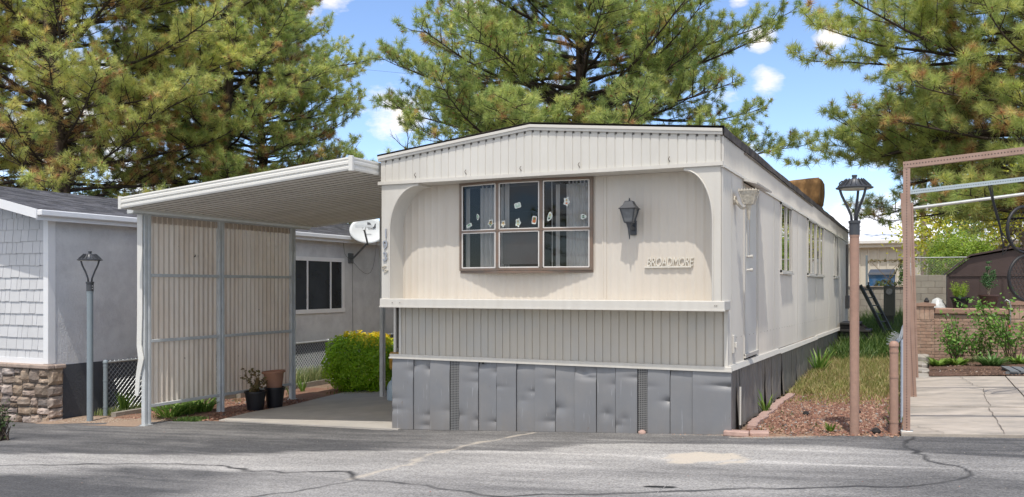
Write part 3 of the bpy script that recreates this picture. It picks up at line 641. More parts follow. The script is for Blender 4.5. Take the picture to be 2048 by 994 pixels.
# side windows
sg = glass_mat('side_glass', (.45, .48, .5), 1.3)
for (y0, y1, mull) in ((4.05, 5.2, (4.62,)), (7.3, 8.6, (7.9,)), (8.7, 10.0, (9.35,)), (12.3, 13.4, (12.85,))):
    zt_ = zd(y0)-.02; w_ = MB()
    w_.box(XR-.01, XR+.028, y0, y0+.035, 1.80, zt_); w_.box(XR-.01, XR+.028, y1-.035, y1, 1.80, zt_); w_.box(XR-.01, XR+.028, y0, y1, 1.80, 1.835); w_.box(XR-.01, XR+.028, y0, y1, zt_-.03, zt_)
    for mm in mull: w_.box(XR-.008, XR+.024, mm, mm+.045, 1.83, zt_-.03)
    w_.box(XR+.0, XR+.05, y0-.02, y1+.02, 1.775, 1.80)
    wf = w_.build('window_frame', white, home)
    p_ = MB(); p_.add([(XR+.004, y0+.03, 1.83), (XR+.004, y1-.03, 1.83), (XR+.004, y1-.03, zt_-.03), (XR+.004, y0+.03, zt_-.03)], [(0, 1, 2, 3)]); p_.build('window_pane', sg, wf, recalc=False)
    v_ = MB(); v_.box(XR-.3, XR-.28, y0, y1, 1.75, 2.85); v_.box(XR-.28, XR-.03, y0-.01, y0, 1.75, 2.85); v_.box(XR-.28, XR-.03, y1, y1+.01, 1.75, 2.85); v_.box(XR-.28, XR-.03, y0, y1, 1.78, 1.79); v_.box(XR-.28, XR-.03, y0, y1, 2.84, 2.85); v_.build('window_recess', room, wf)
    c_ = curtain(y0+.04, y0+.04+(y1-y0)*.3, XR-.09, 1.8, 2.84, 2, int(y0*10), parent=wf, axis='y', amp=.012)
# outlet box on side, end conduit
b = MB(); b.box(XR+.005, XR+.035, .50, .58, .86, 1.06, .004); b.box(XR+.035, XR+.06, .52, .56, .92, .98, .004); b.build('outlet_box', white, home)
b = MB(); b.box(XR+.01, XR+.10, 15.5, 15.8, 1.0, 1.35, .01); b.tube([(.05, 15.65, 1.3), (.05, 15.65, 2.7)], .03); b.build('conduit', skirtd, home)
# numbers, name letters
silver = mat('number_silver', (.42, .42, .44), .35, metal=.7, var=.1)
for ch, z in (('1', 2.205), ('9', 2.06), ('3', 1.915)): text_obj('house_number', ch, .155, .006, XZ(-4.205+(.012 if ch == '1' else 0), -.014, z), silver, home, offset=.002)
b = MB(); b.box(-4.21, -4.13, -.012, -.006, 1.80, 1.84); 
t_ = text_obj('number_scrap', '64', .10, .004, XZ(-4.225, -.012, 1.84, Matrix.Rotation(R(-62), 4, 'Z')), mat('old_number', (.5, .46, .38), .6), home)
nm = mat('name_enamel', (.70, .67, .60), .5, var=.03)
t_ = text_obj('name_letters', 'BROADMORE', .140, .0065, XZ(-.895, .284, 1.822, Matrix.Diagonal((.66, 1, 1, 1))), nm, home, shear=.2, space=.9); t_['label'] = 'raised cream name letters on front wall'
w_ = t_.dimensions.x
t_.scale = (1, 1, 1)
b = MB(); b.box(-.915, -.385, .268, .296, 1.803, 1.819); b.build('name_plate_bar', nm, home)
# small hooks under the fascia
b = MB()
for x in (-3.72, -3.02, -2.3, -1.58, -.55): b.tube([(x, -.014, 2.93), (x-.01, -.035, 2.96), (x+.004, -.03, 2.985)], .004, 5)
b.build('hook', mat('rusty_hook', (.12, .09, .07), .7), home)['kind'] = 'stuff'

# wall lanterns
blk = mat('black_metal', (.075, .08, .09), .45, metal=.3, var=.15)
lensm = glass_mat('lantern_glass', (.55, .55, .55), 1.2)
ln = thing('wall_lantern', (-1.10, .29, 2.18), 'small black coach lantern on the cream front wall beside the bay window', 'wall light')
b = MB(); cx, cy = -1.05, .150; b.tube([(cx+.015, .29, 2.24), (cx, .16, 2.26)], .022, 8); b.box(cx-.03, cx+.045, .265, .29, 2.17, 2.34, .01); b.tube([(cx, cy, 2.12), (cx, cy, 2.24), (cx, cy, 2.30)], [.004, .02, .04], 8); b.build('bracket', blk, ln)
def frus(b, cx, cy, z0, w0, z1, w1):
    b.hexa([(cx-w0, cy-w0, z0), (cx+w0, cy-w0, z0), (cx+w0, cy+w0, z0), (cx-w0, cy+w0, z0)], [(cx-w1, cy-w1, z1), (cx+w1, cy-w1, z1), (cx+w1, cy+w1, z1), (cx-w1, cy+w1, z1)])
b = MB(); frus(b, cx, cy, 2.30, .045, 2.312, .051); frus(b, cx, cy, 2.455, .096, 2.463, .100); frus(b, cx, cy, 2.463, .094, 2.50, .062); frus(b, cx, cy, 2.50, .062, 2.545, .042); b.tube([(cx, cy, 2.545), (cx, cy, 2.58)], [.012, .005], 6)
for sx in (-1, 1):
    for sy in (-1, 1): b.bar((cx+sx*.046, cy+sy*.046, 2.31), (cx+sx*.082, cy+sy*.082, 2.457), .010, .010)
b.build('cage', blk, ln)
b = MB(); frus(b, cx, cy, 2.312, .043, 2.456, .078); b.build('glass', mat('grey_lantern_glass', (.16, .17, .18), .15, var=.2, vscale=20), ln)
l2 = thing('wall_lantern', (.0, .62, 2.3), 'weathered white lantern with cut glass shade beside the side door', 'wall light')
wl = mat('aged_white', (.62, .58, .5), .5, var=.12, vscale=15, c2=(.4, .33, .24), dscale=10, damt=.5)
b = MB(); b.tube([(.012, .62, 2.55), (.03, .62, 2.55)], .05, 10); b.tube([(.02, .62, 2.55), (.09, .62, 2.46), (.16, .62, 2.46), (.17, .62, 2.50)], .016, 8); b.tube([(.17, .62, 2.33), (.17, .62, 2.42), (.17, .62, 2.50)], [.01, .022, .036], 8); b.build('bracket', wl, l2)
b = MB(); frus(b, .17, .62, 2.50, .05, 2.645, .095); b.build('glass', mat('cut_glass', (.58, .54, .46), .15, var=.35, vscale=40, bump=.9, bscale=55, spec=.8), l2)
b = MB(); frus(b, .17, .62, 2.645, .100, 2.655, .099)
for k in range(7):
    for s_ in (-1, 1): b.box(.17-.09+k*.03-.006, .17-.09+k*.03+.006, .62+s_*.094-.004, .62+s_*.094+.004, 2.655, 2.668)
for sx in (-1, 1):
    for sy in (-1, 1): b.bar((.17+sx*.051, .62+sy*.051, 2.5), (.17+sx*.097, .62+sy*.097, 2.645), .009, .009)
b.build('shade_rim', wl, l2)

# stickers on the window
def sticker(x, z, w, h, rot, shape, cols, label, pane):
    a, c = wins[pane]; t = (x-a[0])/(c[0]-a[0]); y = lerp(a[1], c[1], t)-.004; ang = math.atan2(c[1]-a[1], c[0]-a[0])
    b = MB(); r = random.Random(int(x*1000)); M4 = Matrix.Translation((x, y, z)) @ Matrix.Rotation(ang, 4, 'Z') @ Matrix.Rotation(R(rot), 4, 'Y')
    def poly(pts, lay, mi_):
        b.mi(mi_); n = len(pts); o1 = [tuple(M4 @ Vector((p[0], -.0015*lay, p[1]))) for p in pts]; o2 = [tuple(M4 @ Vector((p[0], -.0015*lay+.001, p[1]))) for p in pts]
        b.add(o1+o2, [tuple(range(n)), tuple(range(2*n-1, n-1, -1))]+[(i, n+i, n+(i+1) % n, (i+1) % n) for i in range(n)])
    base = []
    for k in range(20):
        th = 2*math.pi*k/20; q = 1+(.22*math.cos(5*th+r.random()) if shape == 'figure' else .12*math.cos(3*th) if shape == 'leaf' else 0)
        if shape == 'block': q = 1/max(abs(math.cos(th)), abs(math.sin(th)))
        base.append((q*w/2*math.cos(th), q*h/2*math.sin(th)))
    poly(base, 1, 0); poly([(p[0]*.68, p[1]*.68) for p in base], 2, 1)
    k_ = .3; poly([(p[0]*k_, p[1]*k_+h*.16) for p in base], 3, 2); poly([(p[0]*.36, p[1]*.2-h*.2) for p in base], 3, 3)
    ms = [mat('sticker_'+n_, c_, .5, var=.02) for n_, c_ in cols]
    tag(b.build('window_sticker', ms), label, 'sticker', 'stickers on the bay window panes')
Wc, Gc, Tc, Oc, Kc, Pc = ('white', (.7, .74, .7)), ('green', (.06, .25, .1)), ('tan', (.5, .36, .18)), ('orange', (.65, .2, .07)), ('black', (.05, .06, .05)), ('pale', (.45, .6, .5))
wp = [(-3.125, 2.34, .085, .045, -22, 'block', (Wc, Pc, Gc, Wc), 'pale green lettered tag sticker low in the left bay pane', 0),
      (-2.995, 2.44, .04, .075, -5, 'leaf', (Wc, Pc, Gc, Kc), 'small green oval sticker on the left bay pane', 0),
      (-2.805, 2.36, .075, .085, 15, 'figure', (Wc, Tc, Kc, Gc), 'green and tan figure sticker at the left pane edge', 0),
      (-2.63, 2.345, .055, .075, 12, 'figure', (Wc, Tc, Tc, Wc), 'tan walking figure sticker low in the middle pane', 1),
      (-2.435, 2.35, .065, .10, 0, 'figure', (Wc, Pc, Tc, Tc), 'white figure sticker with raised arms in the middle pane', 1),
      (-2.44, 2.555, .085, .065, -12, 'block', (Wc, Pc, Wc, Pc), 'white wording sticker high in the middle pane', 1),
      (-2.225, 2.375, .06, .095, 10, 'block', (Wc, Oc, Gc, Oc), 'orange block sticker with a teal top', 1),
      (-2.035, 2.41, .055, .11, 15, 'leaf', (Wc, Pc, Tc, Kc), 'olive long oval sticker beside the dark gap', 2),
      (-1.835, 2.58, .07, .10, 0, 'figure', (Wc, Wc, Tc, Oc), 'orange and white figure sticker high on the curtain pane', 2),
      (-1.64, 2.40, .07, .06, 0, 'leaf', (Wc, Pc, Kc, Kc), 'black and white sticker at the right pane edge', 2)]
for w_ in wp: sticker(*w_)

# tarp-covered cooler on the roof
r = random.Random(3)
tarp = mat('brown_tarp', (.20, .105, .035), .7, var=.3, vscale=5, c2=(.36, .20, .075), dscale=6, damt=.8, bump=.5, bscale=14)
ck = thing('covered_cooler', (-.85, 13.1, 3.3), 'rooftop cooler wrapped in brown canvas tied with a blue strap', 'cooler')
nx_, nz_ = 48, 14; vs = []
for j in range(nz_+1):
    v = j/nz_; z = lerp(3.30, 4.12, v)
    for i in range(nx_):
        th = 2*math.pi*i/nx_; c_, s_ = math.cos(th), math.sin(th); q = 1/max(abs(c_), abs(s_))**.97
        rad = .60*(1-.08*(1-v)**1.2-.05*(v > .95))+.022*math.sin(9*th+v*3)*(1-v*.4)+.012*math.sin(17*th-5*v)
        if abs(v-.25) < .06: rad -= .035
        vs.append((-.92+q*c_*rad*1.0, 13.1+q*s_*rad, z+(.05*c_ if v > .9 else 0)))
vs.append((-.92, 13.1, 4.15)); b = MB(); b.add(vs, [(j*nx_+i, j*nx_+(i+1) % nx_, (j+1)*nx_+(i+1) % nx_, (j+1)*nx_+i) for j in range(nz_) for i in range(nx_)]+[(nz_*nx_+i, nz_*nx_+(i+1) % nx_, len(vs)-1) for i in range(nx_)])
b.build('tarp', tarp, ck, smooth=True)
b = MB(); pts = []
for i in range(33):
    th = 2*math.pi*i/32; c_, s_ = math.cos(th), math.sin(th); q = 1/max(abs(c_), abs(s_))**.97; pts.append((-.92+q*c_*.57, 13.1+q*s_*.57, 3.5+.01*math.sin(5*th)))
b.tube(pts, .012, 6); b.build('strap', mat('blue_strap', (.03, .05, .12), .7), ck)

# ------------------------------------------------------------------ carport
cpw = mat('carport_white', (.74, .735, .70), .42, var=.04, vscale=3, c2=(.6, .58, .53), dscale=3, damt=.35)
cpg = mat('carport_post_paint', (.60, .625, .635), .45, var=.06, vscale=5, c2=(.42, .44, .44), dscale=4, damt=.6)
under = mat('carport_deck', (.88, .86, .81), .55, var=.05, vscale=2, c2=(.66, .63, .58), dscale=1.4, damt=.6, stretch=(.4, 3, 1))
fib = mat('fibreglass_sheet', (.93, .86, .77), .6, var=.06, vscale=3, c2=(.80, .68, .55), dscale=1.0, damt=.7, trans=.45, stretch=(1, 2.5, .5))
cp = thing('carport', (-6.3, 1.6, -.35), 'white metal lean to carport with a corrugated side screen and grooved fascia', 'carport')
cz = lambda x: lerp(2.99, 2.67, (-4.30-x)/3.84)      # underside of fascia
X0, X1, Y0, Y1 = -8.14, -4.30, -.537, 3.72
X0 = -8.15
b = MB(); per = .148; ys_ = []; zo = []
y = Y0+.03
while y < Y1-.05:
    ys_ += [y, y+.106, y+.110, y+.140, y+.144]; zo += [0, 0, .045, .045, 0]; y += per
n = len(ys_); vs = []
for yy, dz in zip(ys_, zo):
    yy = min(yy, Y1-.02)
    for x in (X0-.0, X1): vs.append((x, yy, cz(x)+.03+dz))
for yy, dz in zip(ys_, zo):
    yy = min(yy, Y1-.02)
    for x in (X0, X1): vs.append((x, yy, cz(x)+.045+dz))
b.add(vs, [(2*i, 2*i+1, 2*i+3, 2*i+2) for i in range(n-1) if i % 5 not in (1, 2, 3)]); b.mi(1).add(vs, [(2*i, 2*i+1, 2*i+3, 2*i+2) for i in range(n-1) if i % 5 in (1, 2, 3)]); b.mi(0); b.add(vs, [(2*n+2*i, 2*n+2*i+2, 2*n+2*i+3, 2*n+2*i+1) for i in range(n-1)]); b.build('roof_deck', [under, mat('deck_seam', (.40, .36, .30), .7, var=.2, vscale=5)], cp)  # groove faces darker: dirt, plus shade painted in so the grooves show
# grooved fascia, a 2-D profile swept
prof = [(0, 0), (.022, .0), (.03, .02), (.03, .045), (.018, .058), (.018, .066), (.034, .078), (.034, .108), (.02, .12), (.02, .128), (.03, .14), (.026, .16), (0, .165)]
def fasc_run(b, p, q, out):
    vs = []
    for (x, y, z) in (p, q):
        for (o_, h) in prof: vs.append((x+out[0]*o_, y+out[1]*o_, z+h))
    n = len(prof); b.add(vs, [(i, i+1, n+i+1, n+i) for i in range(n-1)]+[(0, n, 2*n-1, n-1), tuple(range(n)), tuple(range(2*n-1, n-1, -1))])
b = MB(); fasc_run(b, (X0, Y0, cz(X0)), (X1, Y0, cz(X1)), (0, -1)); b.build('fascia', cpw, cp)
b = MB(); fasc_run(b, (X1, Y0, cz(X1)), (X1, .0, cz(X1)), (1, 0)); b.box(X1-.005, X1+.02, 0, Y1, cz(X1), cz(X1)+.16); b.build('fascia', cpw, cp)
b = MB(); fasc_run(b, (X0, Y1, cz(X0)), (X0, Y0, cz(X0)), (-1, 0)); b.build('fascia', cpw, cp)
b = MB(); b.hexa([(X0, Y1-.02, cz(X0)+.0), (X1, Y1-.02, cz(X1)), (X1, Y1, cz(X1)), (X0, Y1, cz(X0))], [(X0, Y1-.02, cz(X0)+.15), (X1, Y1-.02, cz(X1)+.15), (X1, Y1, cz(X1)+.15), (X0, Y1, cz(X0)+.15)]); b.build('fascia', cpw, cp)
b = MB(); b.box(X1-.02, X1+.038, Y0-.04, Y0+.0, cz(X1)-.012, cz(X1)+.172, .004); b.build('corner_cap', cpw, cp); b = MB(); b.box(X0-.034, X0+.02, Y0-.038, Y0, cz(X0)-.006, cz(X0)+.17, .004); b.build('corner_cap', cpw, cp)
# beam over the posts
b = MB(); b.box(-8.325, -8.22, -.30, Y1-.05, 2.625, 2.715, .006); b.box(-8.215, -8.20, -.30, Y1-.05, 2.64, 2.70); b.build('beam', cpg, cp)
def chan_post(x, y, zt_, w=.13, name='post', m=cpg, bulky=False):
    b = MB(); z0 = G(x)-.02
    b.box(x-.04, x+.03, y-w/2, y-.012, z0, zt_, .01); b.box(x-.04, x+.03, y+.012, y+w/2, z0, zt_, .01); b.box(x-.03, x+.018, y-.014, y+.014, z0, zt_)
    b.box(x-.055, x+.05, y-w/2-.01, y+w/2+.01, z0, z0+.03)
    return b.build(name, m, cp)
chan_post(-8.27, .0, 2.70); chan_post(-8.27, 1.48, 2.66, .12); chan_post(-8.27, 3.24, 2.66, .12)
chan_post(-6.62, 3.63, 2.80, .10)
b = MB()   # torn cover strip on the front post
pts = [(2.70, 0), (1.2, 0), (.75, -.01), (.55, .02), (.3, -.03), (.02, -.05)]; vs = []
for z, dx in pts: vs += [(-8.33+dx, -.115, z), (-8.25+dx*1.5, -.10, z), (-8.25+dx*1.5, -.085, z), (-8.33+dx, -.10, z)]
b.add(vs, [(4*i+k, 4*i+(k+1) % 4, 4*i+4+(k+1) % 4, 4*i+4+k) for i in range(len(pts)-1) for k in range(4)]+[(0, 1, 2, 3), tuple(4*(len(pts)-1)+k for k in (3, 2, 1, 0))]); b.build('post_cover', cpw, cp)['label'] = 'bent white cover strip, torn at its foot'
# corrugated screen sheets
def corr(y0, y1, seed):
    per = .098; n = int((y1-y0)/per*8); vs = []; ys_ = np.linspace(y0, y1, n+1)
    for yy in ys_:
        p = (yy/per) % 1; d = .036*(1 if p < .22 else (1-(p-.22)/.2) if p < .42 else 0 if p < .78 else (p-.78)/.22)
        vs += [(-8.315+d, yy, -.13+.0*yy), (-8.315+d, yy, 2.615)]
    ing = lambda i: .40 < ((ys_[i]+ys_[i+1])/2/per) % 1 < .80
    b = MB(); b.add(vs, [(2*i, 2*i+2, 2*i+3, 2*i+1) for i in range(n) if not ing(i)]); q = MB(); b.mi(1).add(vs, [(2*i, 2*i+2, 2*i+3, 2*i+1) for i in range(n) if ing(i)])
    o = b.build('screen_sheet', [fib, mat('fibreglass_groove_shade', (.66, .57, .48), .7, var=.1, vscale=3, c2=(.56, .45, .36), dscale=1, damt=.7, trans=.40, stretch=(1, 2.5, .5))], cp, recalc=False)  # groove faces coloured darker, painted shade that makes the ribs read
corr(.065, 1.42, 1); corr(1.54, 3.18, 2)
b = MB(); b.box(-8.298, -8.286, .07, 1.42, 2.52, 2.62); b.box(-8.298, -8.286, 1.54, 3.18, 2.53, 2.62); b.build('header_strip', mat('header_beige', (.56, .46, .38), .6, var=.1), cp)
for (y0, y1) in ((.065, 1.42), (1.54, 3.18)):
    for z in (1.755, .80, -.14): b = MB(); b.box(-8.285, -8.24, y0, y1, z-.022, z+.022, .004); b.build('rail', cpg, cp)
b = MB()
for (y, z, s) in ((.98, 2.06, .045), (1.2, 1.93, .014), (.62, 2.2, .01), (.75, .5, .012), (.5, .3, .012), (2.4, 1.2, .012), (1.9, .45, .012)):
    b.prism([(y-s, z-s*.4), (y-s*.3, z+s*.6), (y+s, z+s*.3), (y+s*.8, z-s*.8), (y+.1*s, z-s*.1)], 'x', -8.2985, -8.296)
b.build('puncture', dark, cp)['kind'] = 'stuff'
# ------------------------------------------------------------------ neighbour house (left)
HX, HY = -10.472, .113
stucco = mat('stucco_grey', (.66, .67, .69), .9, var=.07, vscale=2, c2=(.50, .505, .53), dscale=2.5, damt=.8, bump=.9, bscale=28)
fdn = mat('foundation_paint', (.075, .08, .092), .85, var=.1, vscale=4, bump=.5, bscale=30)
shk = mat('shingle_siding', (.60, .605, .62), .6, var=.04, vscale=8, island=.04)
wht = mat('white_trim', (.80, .81, .83), .45, var=.03)
rfm = mat('asphalt_shingles', (.125, .125, .14), .9, var=.25, vscale=30, island=.35)
hs = thing('neighbour_house', (HX-3, HY+7, -.5), 'grey stucco house with shingled gable, stone veneer base and dark low roof', 'house')
zf_ = .35
b = MB(); b.box(HX-.2, HX, HY, 15.4, zf_, 2.78); b.box(HX-5.3, HX-.2, HY+.002, HY+.2, zf_, 2.76); b.box(HX-5.3, HX-5.1, HY+.2, 15.4, zf_, 2.78); b.box(HX-5.1, HX-.2, 15.2, 15.4, zf_, 2.78); b.build('wall', stucco, hs)
b = MB(); b.box(HX-5.3, HX+.012, HY-.01, 15.41, -.7, zf_); b.build('foundation', fdn, hs)
# gable shakes
b = MB(); r = random.Random(4); z = zf_+.05
def rake(x): return 2.76+.225*(HX-x) if x > HX-2.65 else 2.76+.225*2.65-.225*(HX-2.65-x)
while z < 3.4:
    x = HX-.10; 
    while x > HX-5.3:
        w = r.choice((.10, .14, .17, .2, .24)); xa = max(x-w, HX-5.3)
        lim = min(rake(x), rake(xa))-.10
        if z < lim:
            z1 = min(z+.205, lim); dz = r.uniform(0, .012); gap = .004
            b.hexa([(xa+gap, HY-.036, z+dz), (x-gap, HY-.036, z+dz), (x-gap, HY-.003, z+dz), (xa+gap, HY-.003, z+dz)], [(xa+gap, HY-.018, z1), (x-gap, HY-.018, z1), (x-gap, HY-.003, z1), (xa+gap, HY-.003, z1)])
        x = xa
    z += .19
b.build('shingle_siding', shk, hs)
b = MB(); b.prism([(HX-5.3, 2.70), (HX-.002, 2.70), (HX-.002, 2.74), (HX-2.65, 3.33), (HX-5.3, 2.74)], 'y', HY-.002, HY+.12); b.build('gable_wall', stucco, hs)
b = MB(); b.box(HX-.10, HX+.012, HY-.045, HY+.09, zf_+.03, 2.70, .004); b.box(HX-5.3, HX-.1, HY-.042, HY-.002, zf_+.02, zf_+.11); b.build('corner_board', wht, hs)
# roof slopes with courses of shingles, from eave up to ridge; overhang .38 in front
YF, YB = HY-.42, 15.8; EX, EZ = HX+.26, 2.74; RXr, RZ = HX-2.65, 2.74+.225*(2.65+.26)
b = MB(); b.hexa([(RXr, YF, RZ-.05), (EX, YF, EZ-.05), (EX, YB, EZ-.05), (RXr, YB, RZ-.05)], [(RXr, YF, RZ), (EX, YF, EZ), (EX, YB, EZ), (RXr, YB, RZ)])
b.hexa([(RXr*2-EX, YF, EZ-.05), (RXr, YF, RZ-.05), (RXr, YB, RZ-.05), (RXr*2-EX, YB, EZ-.05)], [(RXr*2-EX, YF, EZ), (RXr, YF, RZ), (RXr, YB, RZ), (RXr*2-EX, YB, EZ)])
roof_ = b.build('roof', rfm, hs)
b = MB(); r = random.Random(8); Ls = math.hypot(EX-RXr, EZ-RZ); nc = 21
for k in range(nc):
    t0, t1 = k/nc, (k+1.15)/nc; y = YF
    while y < YB:
        w = r.choice((.12, .16, .2, .26)); yb_ = min(y+w, YB); h = .008+r.uniform(0, .006)
        f = lambda t, dz, y_: (lerp(EX+.01, RXr, min(t, 1)), y_, lerp(EZ, RZ, min(t, 1))+dz)
        b.add([f(t0, h, y), f(t0, h, yb_), f(t1, .002, yb_), f(t1, .002, y), f(t0, 0, y), f(t0, 0, yb_)], [(0, 1, 2, 3), (4, 5, 1, 0)]); y = yb_
b.build('shingles', rfm, roof_, recalc=False)
b = MB(); b.box(EX-.0, EX+.10, YF-.0, YB, EZ-.075, EZ+.015, .012); b.box(EX-.02, EX, YF, YB, EZ-.14, EZ-.02); b.box(HX, EX-.02, YF, YB, EZ-.075, EZ-.055); gut = b.build('gutter', wht, hs)
b = MB()
b.hexa([(EX+.02, YF-.025, EZ-.12), (EX+.02, YF, EZ-.12), (RXr, YF, RZ-.12), (RXr, YF-.025, RZ-.12)], [(EX+.02, YF-.025, EZ+.02), (EX+.02, YF, EZ+.02), (RXr, YF, RZ+.02), (RXr, YF-.025, RZ+.02)])
b.hexa([(RXr, YF-.025, RZ-.12), (RXr, YF, RZ-.12), (2*RXr-EX, YF, EZ-.12), (2*RXr-EX, YF-.025, EZ-.12)], [(RXr, YF-.025, RZ+.02), (RXr, YF, RZ+.02), (2*RXr-EX, YF, EZ+.02), (2*RXr-EX, YF-.025, EZ+.02)])
b.build('rake_board', wht, hs)
# window
wy0, wy1, wz0, wz1 = 5.906, 7.782, .99, 2.25
b = MB(); t_ = .09
b.box(HX, HX+.03, wy0, wy0+t_, wz0, wz1); b.box(HX, HX+.03, wy1-t_, wy1, wz0, wz1); b.box(HX, HX+.03, wy0+t_, wy1-t_, wz1-t_, wz1); b.box(HX, HX+.035, wy0-.02, wy1+.02, wz0, wz0+t_)
for ym in (wy0+.52, wy0+1.36): b.box(HX+.002, HX+.026, ym-.02, ym+.02, wz0+t_, wz1-t_)
wn_ = b.build('window', wht, hs)
b = MB(); b.box(HX+.002, HX+.010, wy0+t_, wy1-t_, wz0+t_, wz1-t_); b.build('pane', mat('dark_glass', (.035, .04, .045), .08, var=.3, vscale=2, spec=.9), wn_)
# stone veneer
stn = mat('ledge_stone', (.27, .205, .165), .9, var=.3, vscale=9, c2=(.40, .34, .29), dscale=6, damt=.7, bump=1, bscale=35, island=.45, hue=.012)
mort = mat('stone_mortar', (.13, .11, .095), .95, var=.2, vscale=30)
sv = MB(); mo = MB(); r = random.Random(6); SX, SY = HX+.09, HY-.10
mo.box(HX-5.3, SX-.035, SY+.035, HY+.17, -.72, .30)
def stone(b, a0, a1, z0, z1, face, out, seed):
    rr = random.Random(seed); g_ = .007; a0 += g_; a1 -= g_; z0 += g_; z1 -= g_; nx_, nz_ = 5, 4; d0 = out+rr.uniform(0, .03); vs = []
    for j in range(nz_+1):
        for i in range(nx_+1):
            u, v = i/nx_, j/nz_; e = min(u, 1-u, v, 1-v); d = d0*(1 if e > .01 else .25)+rr.uniform(-.007, .007)*(1 if e > 0 else .6)
            a = lerp(a0, a1, u)+rr.uniform(-.006, .006)*(1 if 0 < u < 1 else 1); z = lerp(z0, z1, v)+rr.uniform(-.006, .006)
            vs.append((a, SY+.035-d, z) if face == 'f' else (SX-.035+d, a, z))
    w = nx_+1; b.add(vs, [(j*w+i, j*w+i+1, (j+1)*w+i+1, (j+1)*w+i) for j in range(nz_) for i in range(nx_)])
def ashlar(b, a0, a1, z0, z1, face):
    z = z0; k = 0
    while z < z1-.03:
        h = min(r.choice((.07, .09, .11)), z1-z); a = a0
        while a < a1-.01:
            big = r.random() < .3 and z+h*2 < z1
            w = min(r.choice((.12, .18, .25, .32)), a1-a)
            if a1-a-w < .06: w = a1-a
            if used.get((face, round(a, 2), k)): pass
            stone(b, a, a+w, z, z+h, face, .035, r.random()); a += w
        z += h; k += 1
used = {}
# random ashlar through recursive splitting
def split(b, a0, a1, z0, z1, face):
    w, h = a1-a0, z1-z0
    if (w < .36 and h < .26 and r.random() < .75) or (w < .2 and h < .13): stone(b, a0, a1, z0, z1, face, .04, r.random()); return
    if w > h*1.5 or h < .12: m_ = lerp(a0, a1, r.uniform(.35, .65)); split(b, a0, m_, z0, z1, face); split(b, m_, a1, z0, z1, face)
    else: m_ = lerp(z0, z1, r.uniform(.35, .65)); split(b, a0, a1, z0, m_, face); split(b, a0, a1, m_, z1, face)
split(sv, HX-2.6, SX, -.58, .31, 'f'); split(sv, SY, HY+.18, -.58, .31, 's')
sv_ = mo.build('stone_base', mort, hs); sv.build('stone_veneer', stn, sv_, smooth=False)
b = MB()
xx = SX+.03; 
while xx > HX-2.8: w = r.uniform(.4, .6); b.box(xx-w+.004, xx, SY-.04, HY-.0, .305, .372+r.uniform(-.004, .004), .015); xx -= w
b.box(HX+.015, SX+.035, HY+.002, HY+.20, .303, .370, .015)
b.build('stone_cap', mat('cap_stone', (.40, .31, .26), .9, var=.15, vscale=10, c2=(.33, .27, .23), dscale=6, damt=.8, bump=.7, bscale=40), sv_)
# satellite dish mounted on the neighbour's wall
dg_ = thing('satellite_dish', (HX, 8.2, 2.3), 'white oval satellite dish on a bent arm below the eaves of the grey house', 'satellite dish')
dm = mat('dish_white', (.66, .69, .70), .5, var=.04, vscale=6); dgy = mat('dish_arm', (.13, .14, .15), .5, var=.1)
dc = Vector((-9.83, 7.83, 2.875))
# dish frame facing roughly the camera, tilted up
nrm = (Vector(cam.location)*0+Vector((.62, -.72, .30))).normalized(); ux = Vector((0, 0, 1)).cross(nrm).normalized(); uy = nrm.cross(ux).normalized()
b = MB(); vs = [dc]; rings = 6; seg = 32; back = []
for k in range(1, rings+1):
    q = k/rings
    for i in range(seg):
        th = 2*math.pi*i/seg; vs.append(dc+ux*(.42*q*math.cos(th))+uy*(.32*q*math.sin(th))+nrm*(.055*q*q))
off = len(vs); vs += [v-nrm*.012 for v in vs]
fs = [(0, 1+i, 1+(i+1) % seg) for i in range(seg)]+[(1+(k-1)*seg+i, 1+k*seg+i, 1+k*seg+(i+1) % seg, 1+(k-1)*seg+(i+1) % seg) for k in range(1, rings) for i in range(seg)]
fs += [tuple(off+j for j in reversed(f)) for f in fs]+[(1+(rings-1)*seg+i, off+1+(rings-1)*seg+i, off+1+(rings-1)*seg+(i+1) % seg, 1+(rings-1)*seg+(i+1) % seg) for i in range(seg)]
b.add(vs, fs); dish = b.build('dish', dm, dg_, smooth='all')
b = MB(); bk = dc-nrm*.02; wallp = Vector((HX+.0, 8.05, 2.26))
b.tube([wallp, wallp+Vector((.10, -.02, .0)), dc-nrm*.10-uy*.26, bk-uy*.05], .022, 8); b.box(HX, HX+.03, 7.95, 8.15, 2.14, 2.38, .008); b.build('mast', dgy, dg_)
lb = dc+nrm*.42-uy*.02-ux*.12; b = MB(); b.bar(tuple(dc-uy*.33+nrm*.0), tuple(lb-uy*.10+nrm*.0), .03, .045); b.build('feed_arm', dgy, dg_)
b = MB(); b.bar(tuple(lb-ux*.19-uy*.02), tuple(lb+ux*.19-uy*.02), .07, .06); b.bar(tuple(lb-uy*.12), tuple(lb), .06, .05); b.tube([lb+ux*.17-nrm*.05, lb+ux*.17-nrm*.09], .032, 10); b.build('feed_horn', dm, dg_)
M4 = Matrix((( ux.x, uy.x, nrm.x, 0), (ux.y, uy.y, nrm.y, 0), (ux.z, uy.z, nrm.z, 0), (0, 0, 0, 1)))
def on_dish(u, v): q = math.hypot(u/.42, v/.32); return Matrix.Translation(dc+ux*u+uy*v+nrm*(.055*q*q+.012)) @ M4
ink = mat('dish_ink', (.05, .055, .065), .5)
text_obj('dish_lettering', 'DIRECTV', .062, .001, on_dish(.02, .045), ink, dish, space=1.05)
text_obj('dish_lettering', 'Satellite', .045, .001, on_dish(-.06, -.09), mat('dish_ink_pale', (.25, .26, .27), .5), dish, shear=.4)
